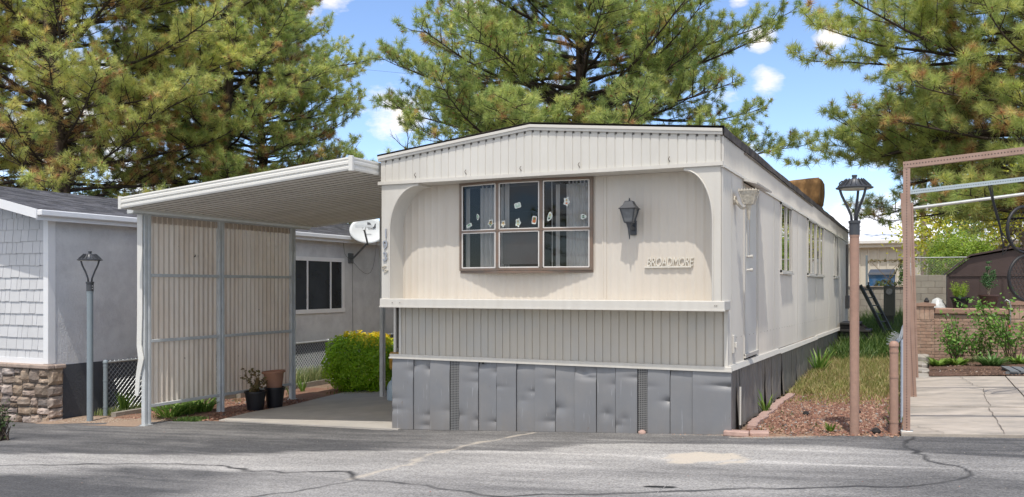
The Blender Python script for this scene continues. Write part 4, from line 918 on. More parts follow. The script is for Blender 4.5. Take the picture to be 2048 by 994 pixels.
def flat(b, pts, T, h=.002):
    n = len(pts); b.add([T @ Vector((p[0], p[1], 0)) for p in pts]+[T @ Vector((p[0], p[1], h)) for p in pts], [tuple(range(n-1, -1, -1)), tuple(range(n, 2*n))]+[(i, (i+1) % n, n+(i+1) % n, n+i) for i in range(n)])
T = on_dish(.05, .16); b = MB(); flat(b, [(-.05, -.045)]+[(-.05+.085*math.cos(t), .0+.06*math.sin(t)) for t in [math.pi/2-k*math.pi/12 for k in range(13)]]+[(-.05, -.06)], T)
T2 = on_dish(.15, .13); flat(b, [(-.05, -.05), (.04, -.05), (.05, .09), (.02, .03), (-.0, -.02)], T2); b.build('dish_emblem', ink, dish)
b = MB(); b.tube([(HX+.03, 8.0, 2.2), (HX+.06, 7.75, 2.35), (HX+.1, 7.6, 2.75), (HX+.2, 7.75, 2.8)], .006, 5); pts = [wallp+Vector((.03, 0, -.06))]
for t in np.linspace(.1, 1, 9): pts.append(wallp.lerp(dc+ux*.2-uy*.25, t)+Vector((0, .25*math.sin(t*math.pi), -.55*math.sin(t*math.pi))))
b.tube(pts, .006, 5); b.tube([(HX+.012, 8.12, 2.2), (HX+.012, 8.14, .4)], .006, 5); b.build('cable', mat('cable_grey', (.2, .2, .2), .6), dg_)

# ------------------------------------------------------------------ street lamps (post-top)
def lamp(x, y, ztop_, pole_m, label, n_arm, rot, r_=.046, worn=None):
    z0 = G(x)-.02; t = thing('lamp_post', (x, y, z0), label, 'lamp post', 'post top lamps along the lane')
    b = MB(); pt = ztop_-.62; b.lathe([(r_, 0), (r_, pt-z0)], (x, y, z0), 20); b.lathe([(r_+.004, pt-z0-.02), (r_+.004, pt-z0)], (x, y, z0), 20); b.build('pole', pole_m, t, smooth=True)
    b = MB(); b.lathe([(r_+.006, 0), (r_+.006, .115), (r_+.014, .12), (r_+.014, .145), (.02, .15)], (x, y, pt), 20)
    col_ = b.build('collar', blk, t, smooth=True)
    b = MB()
    for s_ in (-1, 1):
        for zz in (.035, .075): b.lathe([(.008, 0), (.008, .012)], (x+s_*.055, y, pt+zz), 6)
    b.build('bolt', mat('zinc_bolt', (.6, .6, .58), .4, metal=.6), t)
    zr_ = pt+.47
    for k in range(n_arm):
        a = rot+2*math.pi*k/n_arm; c_, s_ = math.cos(a), math.sin(a)
        pts = [(.028, .14), (.034, .20), (.075, .30), (.125, .40), (.143, .455), (.146, .48)]
        b = MB(); b.tube([(x+c_*q, y+s_*q, pt+h) for q, h in pts], [.013]*6, 8); b.build('arm', blk, t, smooth='all')
    b = MB(); b.lathe([(.155, 0), (.182, .006), (.184, .016), (.155, .026), (.125, .04), (.095, .075), (.085, .095), (.05, .103), (.03, .104)], (x, y, zr_), 32)
    for k in range(18):
        a = 2*math.pi*k/18; c_, s_ = math.cos(a), math.sin(a); b.hexa([(x+c_*.16-s_*.003, y+s_*.16+c_*.003, zr_+.02), (x+c_*.16+s_*.003, y+s_*.16-c_*.003, zr_+.02), (x+c_*.08+s_*.003, y+s_*.08-c_*.003, zr_+.09), (x+c_*.08-s_*.003, y+s_*.08+c_*.003, zr_+.09)],
            [(x+c_*.165-s_*.003, y+s_*.165+c_*.003, zr_+.034), (x+c_*.165+s_*.003, y+s_*.165-c_*.003, zr_+.034), (x+c_*.09+s_*.003, y+s_*.09-c_*.003, zr_+.108), (x+c_*.09-s_*.003, y+s_*.09+c_*.003, zr_+.108)])
    b.lathe([(.022, .10), (.022, .125), (.027, .127), (.027, .145), (.01, .147)], (x, y, zr_), 12)
    b.tube([(x-.14, y-.02, zr_+.02), (x-.145, y-.02, zr_+.065), (x-.12, y-.02, zr_+.085), (x-.08, y-.02, zr_+.08)], .008, 6)
    hd = b.build('lamp_head', blk, t, smooth=True)
    b = MB(); b.lathe([(.15, -.004), (.15, .001)], (x, y, zr_), 28); b.build('lens', mat('lamp_lens', (.66, .64, .58), .35), t)
gp = mat('pole_blue_grey', (.235, .285, .315), .5, var=.08, vscale=4); bp = mat('pole_brown', (.36, .225, .17), .55, var=.1, vscale=5, c2=(.42, .25, .19), dscale=20, damt=.6, bump=.15, bscale=30)
lamp(-9.715, .224, 2.14, gp, 'black headed lamp on a blue grey pole in front of the grey stucco wall', 2, R(20))
lamp(1.272, .405, 2.745, bp, 'black headed lamp on a thick brown pole beside the fence', 3, R(200))

# ------------------------------------------------------------------ chain link
galv = mat('galvanised', (.42, .44, .45), .45, metal=.5, var=.12, vscale=10)
def chain(b, p0, p1, z0f, h, d=.07, r_=.0035):
    """diamond mesh in the vertical plane p0->p1"""
    p0, p1 = Vector(p0), Vector(p1); L = (p1-p0).length; u = (p1-p0)/L; n = int(L/d)+int(h/d)
    V = []; F = []
    for sgn in (1, -1):
        for i in range(-int(h/d)-1, int(L/d)+2):
            s0 = i*d; a, c_ = (0, s0 if sgn == 1 else s0+h), (h, s0+h if sgn == 1 else s0)
            pts = []
            for t in (0, 1):
                z = lerp(a[0], c_[0], t); s_ = lerp(a[1], c_[1], t); pts.append([s_, z])
            # clip to 0..L
            (sa, za), (sb, zb_) = pts
            if (sa < 0 and sb < 0) or (sa > L and sb > L): continue
            def clip(sa, za, sb, zb_):
                for lim, cmp in ((0, lambda q: q < 0), (L, lambda q: q > L)):
                    if cmp(sa): t = (lim-sa)/(sb-sa); sa, za = lim, za+(zb_-za)*t
                    if cmp(sb): t = (lim-sa)/(sb-sa); sb, zb_ = lim, za+(zb_-za)*t
                return sa, za, sb, zb_
            sa, za, sb, zb_ = clip(sa, za, sb, zb_)
            A = p0+u*sa; B = p0+u*sb; A.z = z0f(sa)+za; B.z = z0f(sb)+zb_
            b.tube([A, B], r_, 3, cap=False)
def cap_post(b, x, y, z0, z1, r_):
    b.lathe([(r_, 0), (r_, z1-z0-.06), (r_+.006, z1-z0-.055), (r_+.006, z1-z0-.03), (r_*.8, z1-z0-.008), (r_*.3, z1-z0)], (x, y, z0), 14)
    for q in (.15, .62, .88): b.lathe([(r_+.004, 0), (r_+.004, .02)], (x, y, lerp(z0, z1, q)), 14)
fl = thing('chain_link_fence', (-10.17, .86, -.5), 'low galvanised chain link fence along the grey house foundation', 'fence')
b = MB(); cap_post(b, -10.14, .864, -.52, .40, .036); b.build('post', gp, fl, smooth=True)
for yy in (3.8, 6.8, 9.8): b = MB(); cap_post(b, -10.17, yy, -.52, .42, .026); b.build('post', galv, fl, smooth=True)
b = MB(); b.tube([(-10.15, .9, .355), (-10.2, 12, .40)], .018, 8); b.build('top_rail', galv, fl)
b = MB(); chain(b, (-10.16, .92, 0), (-10.2, 12, 0), lambda s: -.44+.004*s, .82, d=.085); b.build('mesh', galv, fl, recalc=False)
fr_ = thing('chain_link_fence', (1.64, .51, .08), 'sagging chain link fence with a brown capped end post beside the concrete pad', 'fence')
b = MB(); cap_post(b, 1.641, .512, .06, 1.04, .042); b.build('post', bp, fr_, smooth=True)
for yy in (4.2, 8.2): b = MB(); cap_post(b, 1.66, yy, .05, 1.05, .03); b.build('post', galv, fr_, smooth=True)
b = MB(); b.tube([(1.65, .56, .99), (1.665, 2.2, 1.0), (1.65, 4.2, 1.03), (1.66, 8.2, 1.03), (1.66, 9.8, 1.03)], .019, 8); b.build('top_rail', galv, fr_)
b = MB(); chain(b, (1.70, .62, 0), (1.66, 9.8, 0), lambda s: .10+.10*math.exp(-s*2), .88, d=.06, r_=.0028); r = random.Random(9)
for k in range(40):
    y = r.uniform(1.0, 2.8); b.tube([(1.66, y, 1.0), (1.66+r.uniform(-.12, .03), y+r.uniform(-.05, .1), 1.0+r.uniform(-.06, .05))], .003, 3, cap=False)
b.build('mesh', galv, fr_, recalc=False)

# ------------------------------------------------------------------ perforated tube frame (right)
tubem = None
def perf(axis='z'):
    def ex(t, n, L, co, cur, p):
        s = n('ShaderNodeSeparateXYZ'); L.new(co.outputs['UV'], s.inputs[0])
        def cell(o_, sc, c0):
            a = n('ShaderNodeMath', operation='MULTIPLY'); L.new(s.outputs[o_], a.inputs[0]); a.inputs[1].default_value = sc
            f = n('ShaderNodeMath', operation='FRACT'); L.new(a.outputs[0], f.inputs[0]); g = n('ShaderNodeMath', operation='SUBTRACT'); L.new(f.outputs[0], g.inputs[0]); g.inputs[1].default_value = .5; return g.outputs[0]
        a = cell('X', 1/.028, 0); c_ = n('ShaderNodeMath', operation='SUBTRACT'); L.new(s.outputs['Y'], c_.inputs[0]); c_.inputs[1].default_value = .5
        m1 = n('ShaderNodeMath', operation='MULTIPLY'); L.new(c_.outputs[0], m1.inputs[0]); m1.inputs[1].default_value = 2.0
        cx_ = n('ShaderNodeCombineXYZ'); L.new(a, cx_.inputs[0]); L.new(m1.outputs[0], cx_.inputs[1])
        l = n('ShaderNodeVectorMath', operation='LENGTH'); L.new(cx_.outputs[0], l.inputs[0]); g = n('ShaderNodeMath', operation='LESS_THAN'); L.new(l.outputs['Value'], g.inputs[0]); g.inputs[1].default_value = .21
        x = n('ShaderNodeMix', data_type='RGBA'); L.new(g.outputs[0], x.inputs[0]); L.new(cur, x.inputs[6]); x.inputs[7].default_value = (.03, .02, .02, 1); return x.outputs[2]
    return ex
tb = mat('perforated_brown', (.36, .235, .185), .5, var=.12, c2=(.42, .30, .25), dscale=7, damt=.5, extra=perf()); tbl = mat('perforated_galv', (.44, .52, .56), .45, metal=.2, var=.06, extra=perf())
def perf_bar(name, a, b_, w, m, parent):
    a, b_ = Vector(a), Vector(b_); d = (b_-a); L = d.length; d.normalize(); up = Vector((0, 0, 1)) if abs(d.z) < .8 else Vector((0, 1, 0)); u = d.cross(up).normalized()*w/2; v = u.cross(d).normalized()*w/2
    org = world_loc(parent); q = [-u-v, u-v, u+v, -u+v]; me = bpy.data.meshes.new(name); vs = [a+k-org for k in q]+[b_+k-org for k in q]
    me.from_pydata(vs, [], [(0, 1, 5, 4), (1, 2, 6, 5), (2, 3, 7, 6), (3, 0, 4, 7), (3, 2, 1, 0), (4, 5, 6, 7)])
    uv = me.uv_layers.new(name='uv')
    for f in range(4):
        for i, c_ in enumerate(((0, 0), (0, 1), (L, 1), (L, 0))): uv.data[f*4+i].uv = c_
    for f in (4, 5):
        for i in range(4): uv.data[f*4+i].uv = (0, 0)
    me.materials.append(m); o = bpy.data.objects.new(name, me); COL.objects.link(o); o.parent = parent
    import bmesh
    bm = bmesh.new(); bm.from_mesh(me); bmesh.ops.recalc_face_normals(bm, faces=bm.faces); bm.to_mesh(me); bm.free(); return o
pf = thing('open_carport', (1.76, .59, .1), 'bare brown perforated steel tube carport frame over the concrete pad', 'carport frame')
w = .066
perf_bar('post', (1.758, .592, .085), (1.758, .592, 2.80), w, tb, pf); perf_bar('post', (1.79, 3.64, .09), (1.665, 3.60, 2.84), .075, tb, pf); perf_bar('post', (1.80, 6.44, .09), (1.72, 6.40, 2.95), .06, tb, pf)
perf_bar('beam', (1.725, .592, 2.835), (5.2, .592, 3.10), w, tb, pf); perf_bar('beam', (1.70, 3.64, 2.85), (5.2, 3.64, 3.13), .058, tbl, pf)
b = MB(); b.tube([(1.72, 6.44, 2.86), (5.2, 6.44, 3.22)], .026, 10); b.build('pipe', mat('galv_pipe', (.58, .60, .60), .4, metal=.4), pf)
for yy in (.592, 3.64, 6.44): perf_bar('post', (5.2, yy, .2), (5.2, yy, 3.2), w, tb, pf)
b = MB(); b.box(1.70, 1.82, .54, .65, .09, .125, .005); b.build('foot_plate', galv, pf)
# netted hoops hanging from the frame
bl2 = mat('hoop_black', (.015, .015, .017), .5)
def hoop(cx, cy, cz_, rr, rot, label):
    t = thing('netted_hoop', (cx, cy, cz_-rr), label, 'hoop', 'black netted hoops hanging from the frame'); c_, s_ = math.cos(rot), math.sin(rot)
    P = lambda a, h: (cx+c_*a, cy+s_*a, cz_+h); b = MB(); b.tube([P(rr*math.cos(k/24*2*math.pi), rr*math.sin(k/24*2*math.pi)) for k in range(25)], .02, 8, cap=False); b.build('rim', bl2, t, smooth='all')
    b = MB(); d = .055
    for i in range(-12, 13):
        for j in range(-12, 13):
            x, z = (i+(j % 2)*.5)*d, j*d*.86
            if math.hypot(x, z) > rr: continue
            for (dx, dz) in ((d/2, d*.29), (-d/2, d*.29), (0, -d*.57)):
                if math.hypot(x+dx, z+dz) < rr: b.tube([P(x, z), P(x+dx*.95, z+dz*.95)], .003, 3, cap=False)
    b.build('net', bl2, t, recalc=False)
hoop(3.06, 3.5, 2.31, .29, R(45), 'upper black hoop strung with netting below the blue grey bar'); hoop(3.09, 3.5, 1.70, .285, R(40), 'lower black hoop strung with netting, above the walking cane')
b = MB()
b.tube([(2.95, 3.5, 3.0), (3.05, 3.5, 2.6)], .006, 5)
b = MB(); r = random.Random(12); P0 = (2.66, 3.64, 2.93)
for k in range(3):
    pts = [Vector((2.66+k*.02, 3.62, 2.93))]
    for t in np.linspace(.1, 1, 10): pts.append(Vector((lerp(2.66, 2.98, t)+.03*k*math.sin(6*t), 3.6, lerp(2.93, 2.2, t)-(.28+.12*k)*math.sin(math.pi*t))))
    b.tube(pts, .007, 5)
tag(b.build('hanging_cable', bl2), 'black tangled cable drooping from the blue grey bar', 'cable')

# ------------------------------------------------------------------ right-hand back yard
brickm = mat('tan_brick', (.38, .245, .185), .9, var=.15, vscale=14, c2=(.5, .38, .30), dscale=4, damt=.7, bump=.5, bscale=40, island=.16)
mortar = mat('mortar', (.36, .31, .27), .95, var=.15, vscale=30)
capm = mat('brown_cap', (.33, .20, .15), .7, var=.1, vscale=6, c2=(.4, .27, .2), dscale=3, damt=.6)
bw = thing('brick_wall', (3.6, 10.1, .1), 'low tan brick planter wall with brown caps and two brick piers', 'wall')
b = MB(); b.box(2.07, 5.6, 10.012, 10.33, .0, 1.04); b.box(1.745, 2.085, 9.962, 10.3, .0, 1.2); b.box(3.372, 3.71, 9.962, 10.3, 0, 1.24); b.build('core', mortar, bw)
b = MB(); r = random.Random(20)
def bricks(x0, x1, yf, z0, z1, bw_=.20, bh=.065):
    z = z0; k = 0
    while z < z1-.02:
        x = x0-(bw_/2 if k % 2 else 0)
        while x < x1-.01:
            xa, xb = max(x+.004, x0), min(x+bw_-.004, x1)
            if xb-xa > .02: b.box(xa, xb, yf+r.uniform(0, .003), yf+.06, z+.004, min(z+bh-.004, z1), .004)
            x += bw_
        z += bh; k += 1
bricks(2.085, 3.372, 10.0, .05, 1.04); bricks(3.71, 5.6, 10.0, .05, 1.04); bricks(1.74, 2.085, 9.95, .05, .93); bricks(3.368, 3.712, 9.95, .05, .97)
for (x0, z0, z1) in ((1.742, .935, 1.20), (3.37, .975, 1.24)):
    for k in range(4): b.box(x0+k*.086+.004, x0+(k+1)*.086-.004, 9.95, 10.02, z0, z1, .004)
# side face of the left pier
z = .05
while z < .93:
    b.box(1.735, 1.76, 9.965, 10.12, z+.004, z+.061, .003); b.box(1.735, 1.76, 10.13, 10.29, z+.004, z+.061, .003); z += .065
b.build('brickwork', brickm, bw)
b = MB(); b.box(2.08, 3.375, 9.96, 10.36, 1.045, 1.165, .02); b.box(3.7, 5.6, 9.96, 10.36, 1.045, 1.165, .02)
for x0, zz in ((1.715, 1.20), (3.345, 1.24)): b.prism([(x0, zz), (x0+.4, zz), (x0+.4, zz+.045), (x0+.2, zz+.075), (x0, zz+.045)], 'y', 9.92, 10.34)
b.build('cap', capm, bw)
# shed
shm = mat('shed_brown', (.062, .040, .036), .55, var=.12, vscale=8, bump=.2, bscale=80)
sh = thing('shed', (3.6, 12.4, .1), 'dark brown metal garden shed with a gambrel roof behind the brick wall', 'shed')
gp_ = [(2.31, 1.84), (2.77, 2.22), (3.55, 2.37), (4.3, 2.20), (4.85, 1.84)]
b = MB(); b.prism([(2.36, .1), (4.80, .1), (4.80, 1.84)]+[(4.28, 2.17), (3.55, 2.33), (2.79, 2.19)]+[(2.36, 1.84)], 'y', 11.32, 13.3); b.build('wall', shm, sh)
b = MB()
for (p, q) in zip(gp_[:-1], gp_[1:]): b.hexa([(p[0], 11.25, p[1]), (q[0], 11.25, q[1]), (q[0], 13.35, q[1]), (p[0], 13.35, p[1])], [(p[0], 11.25, p[1]+.035), (q[0], 11.25, q[1]+.035), (q[0], 13.35, q[1]+.035), (p[0], 13.35, p[1]+.035)])
b.build('roof', shm, sh)
b = MB(); b.box(2.36, 4.8, 11.295, 11.319, 1.80, 1.84)
for x in (2.50, 2.95, 3.35, 3.37, 3.8, 4.25, 4.7): b.box(x, x+.012, 11.305, 11.319, .1, 1.80)
b.box(2.34, 2.37, 11.295, 11.319, .1, 1.84); b.build('door_track', shm, sh)
# block wall
cmu = mat('concrete_block', (.42, .385, .33), .92, var=.12, vscale=8, c2=(.30, .26, .22), dscale=2, damt=.75, bump=.4, bscale=40, island=.08)
cw = thing('block_wall', (1, 21.6, 0), 'weathered grey concrete block retaining wall stepping up behind the yards', 'wall')
b = MB(); b.box(-13, 1.35, 21.52, 21.7, -.7, 1.56); b.box(1.35, 8, 21.52, 21.7, -.1, 1.93); b.build('core', mortar, cw)
b = MB(); z = -.05; k = 0
while z < 1.9:
    x = -3.0-(.2 if k % 2 else 0)
    while x < 7:
        if z+.19 < (1.60 if x < 1.3 else 1.96): b.box(x+.004, min(x+.396, 1.34 if x < 1.3 else 99), 21.5, 21.56, z+.004, z+.196, .006)
        x += .4
    z += .2; k += 1
b.build('blocks', cmu, cw)
b = MB(); b.box(-13, 1.33, 21.46, 21.74, 1.565, 1.60, .005); b.build('coping', mat('block_coping', (.36, .29, .23), .9, var=.2), cw)
# top mesh fence on block wall
cf = thing('chain_link_fence', (1.6, 21.6, 1.6), 'chain link fence with a gate post standing on the block wall', 'fence')
b = MB(); b.tube([(1.42, 21.62, 1.9), (1.42, 21.62, 2.55)], .035, 8); b.tube([(1.32, 21.62, 1.6), (1.32, 21.62, 2.5)], .02, 8); b.tube([(6, 21.62, 1.9), (6, 21.62, 2.55)], .03, 8); b.build('post', galv, cf)
b = MB(); b.tube([(1.42, 21.62, 2.50), (6, 21.62, 2.50)], .018, 8); b.build('top_rail', galv, cf)
b = MB(); chain(b, (1.45, 21.62, 0), (6, 21.62, 0), lambda s: 1.93, .56, d=.09, r_=.003); b.build('mesh', galv, cf, recalc=False)
vp = thing('vine_post', (.16, 22.2, 1.3), 'bare metal post carrying a wire with sparse vines above the block wall', 'post')
b = MB(); b.tube([(.16, 22.2, 1.3), (.16, 22.2, 2.62)], .034, 8); b.build('post', gp, vp)
b = MB(); b.tube([(.16, 22.2, 2.42), (1.35, 22.2, 2.46)], .012, 5); b.tube([(.3, 22.2, 2.4), (.75, 22.2, 1.9), (1.0, 22.2, 1.6)], .008, 5); b.tube([(1.3, 22.2, 2.5), (.9, 22.2, 2.1), (.8, 22.2, 1.7)], .008, 5); b.build('wire', mat('vine_stem', (.25, .17, .09), .9), vp)
# meter pedestal
mt = thing('meter_pedestal', (1.03, 17, .05), 'grey green electric meter pedestal standing in weeds before the block wall', 'meter box')
b = MB(); b.box(.89, 1.18, 16.9, 17.05, .78, 1.61, .01); b.build('cabinet', mat('meter_green', (.10, .105, .085), .6, var=.1), mt)
b = MB(); b.box(.93, 1.14, 16.92, 17.03, .0, .78); b.build('post', mat('meter_post', (.06, .06, .055), .7), mt)
b = MB(); b.tube([(1.035, 16.9, 1.45), (1.035, 16.84, 1.45)], .085, 18); b.build('meter', mat('meter_dial', (.26, .27, .26), .25, var=.3, vscale=25), mt)
# porch steps and ladder
dkw = mat('dark_wood', (.03, .028, .028), .7, var=.2, vscale=6)
st = thing('porch_steps', (.7, 13.6, .05), 'black timber porch steps at the far end of the mobile home', 'steps')
for k in range(4):
    b = MB(); b.box(.06, 1.22-.24*k, 13.3+.0*k, 14.4, .16+.17*k, .205+.17*k, .004); b.build('tread', dkw, st)
for yy in (13.35, 14.3): b = MB(); b.prism([(.06, .02), (1.2, .02), (1.2, .16), (.96, .33), (.72, .5), (.48, .67), (.06, .67)], 'y', yy, yy+.05); b.build('stringer', dkw, st)
ld = thing('stepladder', (.75, 15.2, .4), 'dark green folding ladder leaning over the porch steps', 'ladder')
lg = mat('ladder_green', (.035, .045, .045), .5, var=.15)
a1, a2 = Vector((.42, 14.9, 1.62)), Vector((1.05, 14.5, .35)); sd_ = Vector((.16, .22, 0))
for s_ in (0, 1): b = MB(); b.bar(tuple(a1+sd_*s_), tuple(a2+sd_*s_), .04, .08); b.build('rail', lg, ld)
for k in range(6): t = (k+.6)/6.4; b = MB(); p = a1.lerp(a2, t); b.bar(tuple(p), tuple(p+sd_), .05, .03); b.build('rung', lg, ld)
# flagstone steps and paving stones
fs_m = mat('flagstone', (.42, .39, .35), .9, var=.15, vscale=8, c2=(.32, .29, .25), dscale=5, damt=.7, bump=.6, bscale=30)
stones = [(1.90, 6.75, .03, 'pale flagstone slab touching the concrete pad'), (1.88, 7.7, .045, 'pale flagstone slab second from the pad beside the soil bed'), (1.87, 8.6, .09, 'rough flagstone block with a dark underside beside the rose bushes'), (1.86, 9.4, .17, 'highest stacked flagstone at the foot of the brick pier')]
for i, (x, y, h, lb_) in enumerate(stones):
    r = random.Random(i+30); pts = [(x+(.14+r.uniform(-.02, .02))*math.cos(t), y+(.38+r.uniform(-.05, .05))*math.sin(t)) for t in np.linspace(0, 2*math.pi, 13)[:-1]]
    b = MB(); n = len(pts); z0 = .02; z1 = G(x)+h
    b.add([(p[0], p[1], z0) for p in pts]+[(p[0], p[1], z1-.02) for p in pts]+[(lerp(x, p[0], .92), lerp(y, p[1], .92), z1+r.uniform(-.006, .006)) for p in pts], [tuple(range(2*n, 3*n))]+[(i_, (i_+1) % n, n+(i_+1) % n, n+i_) for i_ in range(n)]+[(n+i_, n+(i_+1) % n, 2*n+(i_+1) % n, 2*n+i_) for i_ in range(n)])
    tag(b.build('flagstone', fs_m), lb_, 'flagstone', 'flagstones beside the garden bed')
# pallet
pl = thing('pallet', (3.45, 6.9, .15), 'grey painted slatted pallet lying at the corner of the soil bed', 'pallet')
pm = mat('pallet_grey', (.17, .185, .20), .7, var=.1)
for k in range(4): b = MB(); x = 3.14+k*.15; b.hexa([(x, 6.62, .24), (x+.12, 6.62, .24), (x+.05, 7.5, .24), (x-.07, 7.5, .24)], [(x, 6.62, .265), (x+.12, 6.62, .265), (x+.05, 7.5, .265), (x-.07, 7.5, .265)]); b.build('slat', pm, pl)
for yy in (6.66, 7.4): b = MB(); b.box(3.08, 3.72, yy, yy+.08, .15, .24); b.build('runner', pm, pl)
# cane and chair rails
cn = MB(); cn.tube([(3.36, 9.7, .45), (3.38, 9.72, 1.22), (3.36, 9.72, 1.31), (3.31, 9.72, 1.34), (3.28, 9.72, 1.30)], .014, 8); cn.mi(1); cn.tube([(3.362, 9.70, .72), (3.366, 9.705, .86)], .022, 8)
tag(cn.build('walking_cane', [galv, mat('red_grip', (.35, .04, .04), .5)], smooth='all'), 'silver crook handled cane with a red band by the brick pier', 'cane')
# stone-coloured bag of debris behind the pier
b = MB(); b.lathe([(.18, 0), (.22, .10), (.20, .20), (.12, .30), (.10, .36), (.02, .40)], (2.16, 11.55, .95), 9); 
bag = tag(b.build('plastic_bag', mat('clear_plastic', (.6, .62, .63), .3, var=.3, vscale=12, bump=1, bscale=12), smooth='all'), 'crumpled translucent plastic bag beside the brown shed', 'bag')
b = MB(); b.box(1.95, 2.33, 11.3, 12.0, .0, .95); tag(b.build('crate', mat('crate_grey', (.25, .26, .28), .7)), 'grey storage crate under the plastic bag', 'crate')

# warehouse far behind
wm = mat('warehouse_panel', (.60, .57, .49), .6, var=.03, c2=(.53, .50, .43), dscale=1, damt=.5, stretch=(1, 1, .3))
wh = thing('warehouse', (6, 44, 1.5), 'long cream ribbed metal warehouse with white eaves and a dark open bay', 'building')
fdir = Vector((1, .0, 0))
b = MB()
x = -14
WY = 40.2
vs = []; n = 0; x = -14.; xs_ = []
while x < 1.9: xs_ += [(x, 0), (x+.30, 0), (x+.33, -.05), (x+.40, -.05), (x+.43, 0)]; x += .46
for (xx, d) in xs_: vs += [(xx, WY+d, 1.3), (xx, WY+d, 3.62)]
b.add(vs, [(2*i, 2*i+2, 2*i+3, 2*i+1) for i in range(len(xs_)-1)]); b.box(-14, 1.8, WY+.06, WY+.3, 1.2, 3.62); b.build('wall', wm, wh)
b = MB(); b.box(1.8, 12, WY+2.6, WY+2.8, 1.2, 3.8); b.box(1.75, 1.9, WY+.3, WY+2.8, 1.2, 3.62); b.build('bay_wall', mat('bay_brown', (.05, .045, .045), .8), wh)
b = MB(); b.box(-14.3, 12.3, WY-.5, WY+.1, 3.78, 3.98, .03); b.box(-14.3, 12.3, WY-.4, WY+9, 3.98, 4.03); b.build('eave', mat('eave_white', (.78, .78, .76), .5, var=.03), wh)
b = MB(); b.box(-14.2, 12.2, WY-.35, WY+.06, 3.60, 3.78); b.build('soffit', wm, wh)
b = MB()
for x in (2.4, 4.2, 6.0): b.box(x, x+1.5, WY+2.55, WY+2.6, 1.6, 3.3)
b.build('window', mat('bay_glass', (.03, .035, .04), .2), wh)
b = MB(); b.box(-14, -.0, WY+.3, WY+9, 1.3, 3.98); b.box(0, 12, WY+2.8, WY+9, 1.3, 3.98); b.build('rear_block', wm, wh)
# dumpster
dp = thing('dumpster', (.47, 26.5, 1.3), 'blue waste dumpster with a sloping dark lid behind the block wall', 'dumpster')
bl = mat('dumpster_blue', (.04, .17, .40), .5, var=.15, vscale=4, c2=(.3, .36, .45), dscale=5, damt=.5)
b = MB(); b.hexa([(.08, 26.0, 1.36), (.86, 26.0, 1.36), (.86, 27.0, 1.36), (.08, 27.0, 1.36)], [(.0, 25.9, 2.02), (.90, 25.9, 2.02), (.90, 27.1, 2.02), (.0, 27.1, 2.02)]); b.build('bin', bl, dp)
b = MB(); b.hexa([(-.02, 25.86, 2.02), (.92, 25.86, 2.02), (.92, 27.12, 2.05), (-.02, 27.12, 2.05)], [(.02, 25.95, 2.10), (.88, 25.95, 2.10), (.88, 27.1, 2.24), (.02, 27.1, 2.24)]); b.build('lid', mat('lid_dark', (.06, .065, .075), .6), dp)
b = MB(); b.box(-.06, .0, 26.2, 26.7, 1.6, 1.75); b.build('pocket', blk, dp)
# utility pole, a flower-decked white gate cabinet
b = MB(); b.lathe([(.13, 0), (.11, 4), (.09, 6.3)], (1.85, 35, 1.3), 12); tag(b.build('utility_pole', mat('pole_wood', (.24, .19, .16), .95, var=.3, vscale=8, stretch=(4, 4, .3)), smooth=True), 'weathered wooden utility pole in front of the warehouse bay', 'utility pole')
b = MB(); b.box(1.35, 1.56, 22.1, 22.4, 1.3, 2.35, .02); b.tube([(1.36, 22.15, 2.35), (1.45, 22.15, 2.55), (1.55, 22.15, 2.35)], .03, 6); tag(b.build('white_cabinet', wht), 'small white cabinet beside the gate post', 'cabinet')
b = MB(); pts = [(0, 0), (2.1, 0), (2.1, .85), (1.9, 1.12), (.35, 1.12), (0, .7)]; b.prism([(2.0+p[0]*.8, 1.35+p[1]*1.2) for p in pts], 'y', 29, 29.25); tag(b.build('pink_wall', mat('pink_stucco', (.46, .32, .27), .9, var=.08)), 'short pink stucco wall with cut corners beyond the chain link', 'wall')
b = MB(); b.tube([(-40, 40, 17.6), (-13.0, 28, 10.6), (-7.4, 25.4, 9.65)], .006, 4); tag(b.build('overhead_wire', dkw), 'thin overhead wire crossing the sky between the pines', 'wire')

# pots under the carport
def pot(x, y, z0, r0, r1, h, m, lip=.02):
    b = MB(); b.lathe([(r0, 0), (r1, h-.03), (r1+lip*.5, h-.03), (r1+lip*.5, h), (r1-.01, h), (r1-.02, h-.05), (.01, h-.06)], (x, y, z0), 24, cap=False); b.lathe([(r0, 0), (.001, 0)], (x, y, z0), 24, cap=False)
    return b
bpm = mat('black_plastic', (.012, .012, .016), .4, var=.1); tcm = mat('terracotta', (.36, .18, .11), .85, var=.12, vscale=8, c2=(.26, .15, .12), dscale=4, damt=.7)
P1, P2 = (-7.80, 1.75, G(-7.8)), (-7.72, 2.12, G(-7.72))
t1 = thing('plant_pot', P1, 'black nursery pot holding a withered plant', 'plant pot'); pot(*P1, .125, .165, .31, bpm).build('pot', bpm, t1, smooth=True)
b = MB(); b.lathe([(.15, .265), (.08, .29), (.001, .295)], P1, 16, cap=False); b.build('soil', mat('dry_moss', (.34, .31, .25), .95, var=.3, vscale=30, bump=.8), t1)
t2 = tag(pot(*P2, .12, .16, .34, bpm).build('plant_pot', bpm, smooth=True), 'empty black nursery pot under the terracotta pot', 'plant pot')
t3 = tag(pot(P2[0], P2[1], P2[2]+.30, .115, .165, .30, tcm, .05).build('plant_pot', tcm, smooth=True), 'terracotta pot sitting inside the taller black pot', 'plant pot')
t3.rotation_euler = (R(2), R(-3), 0)
b = MB()   # terracotta thick rim band
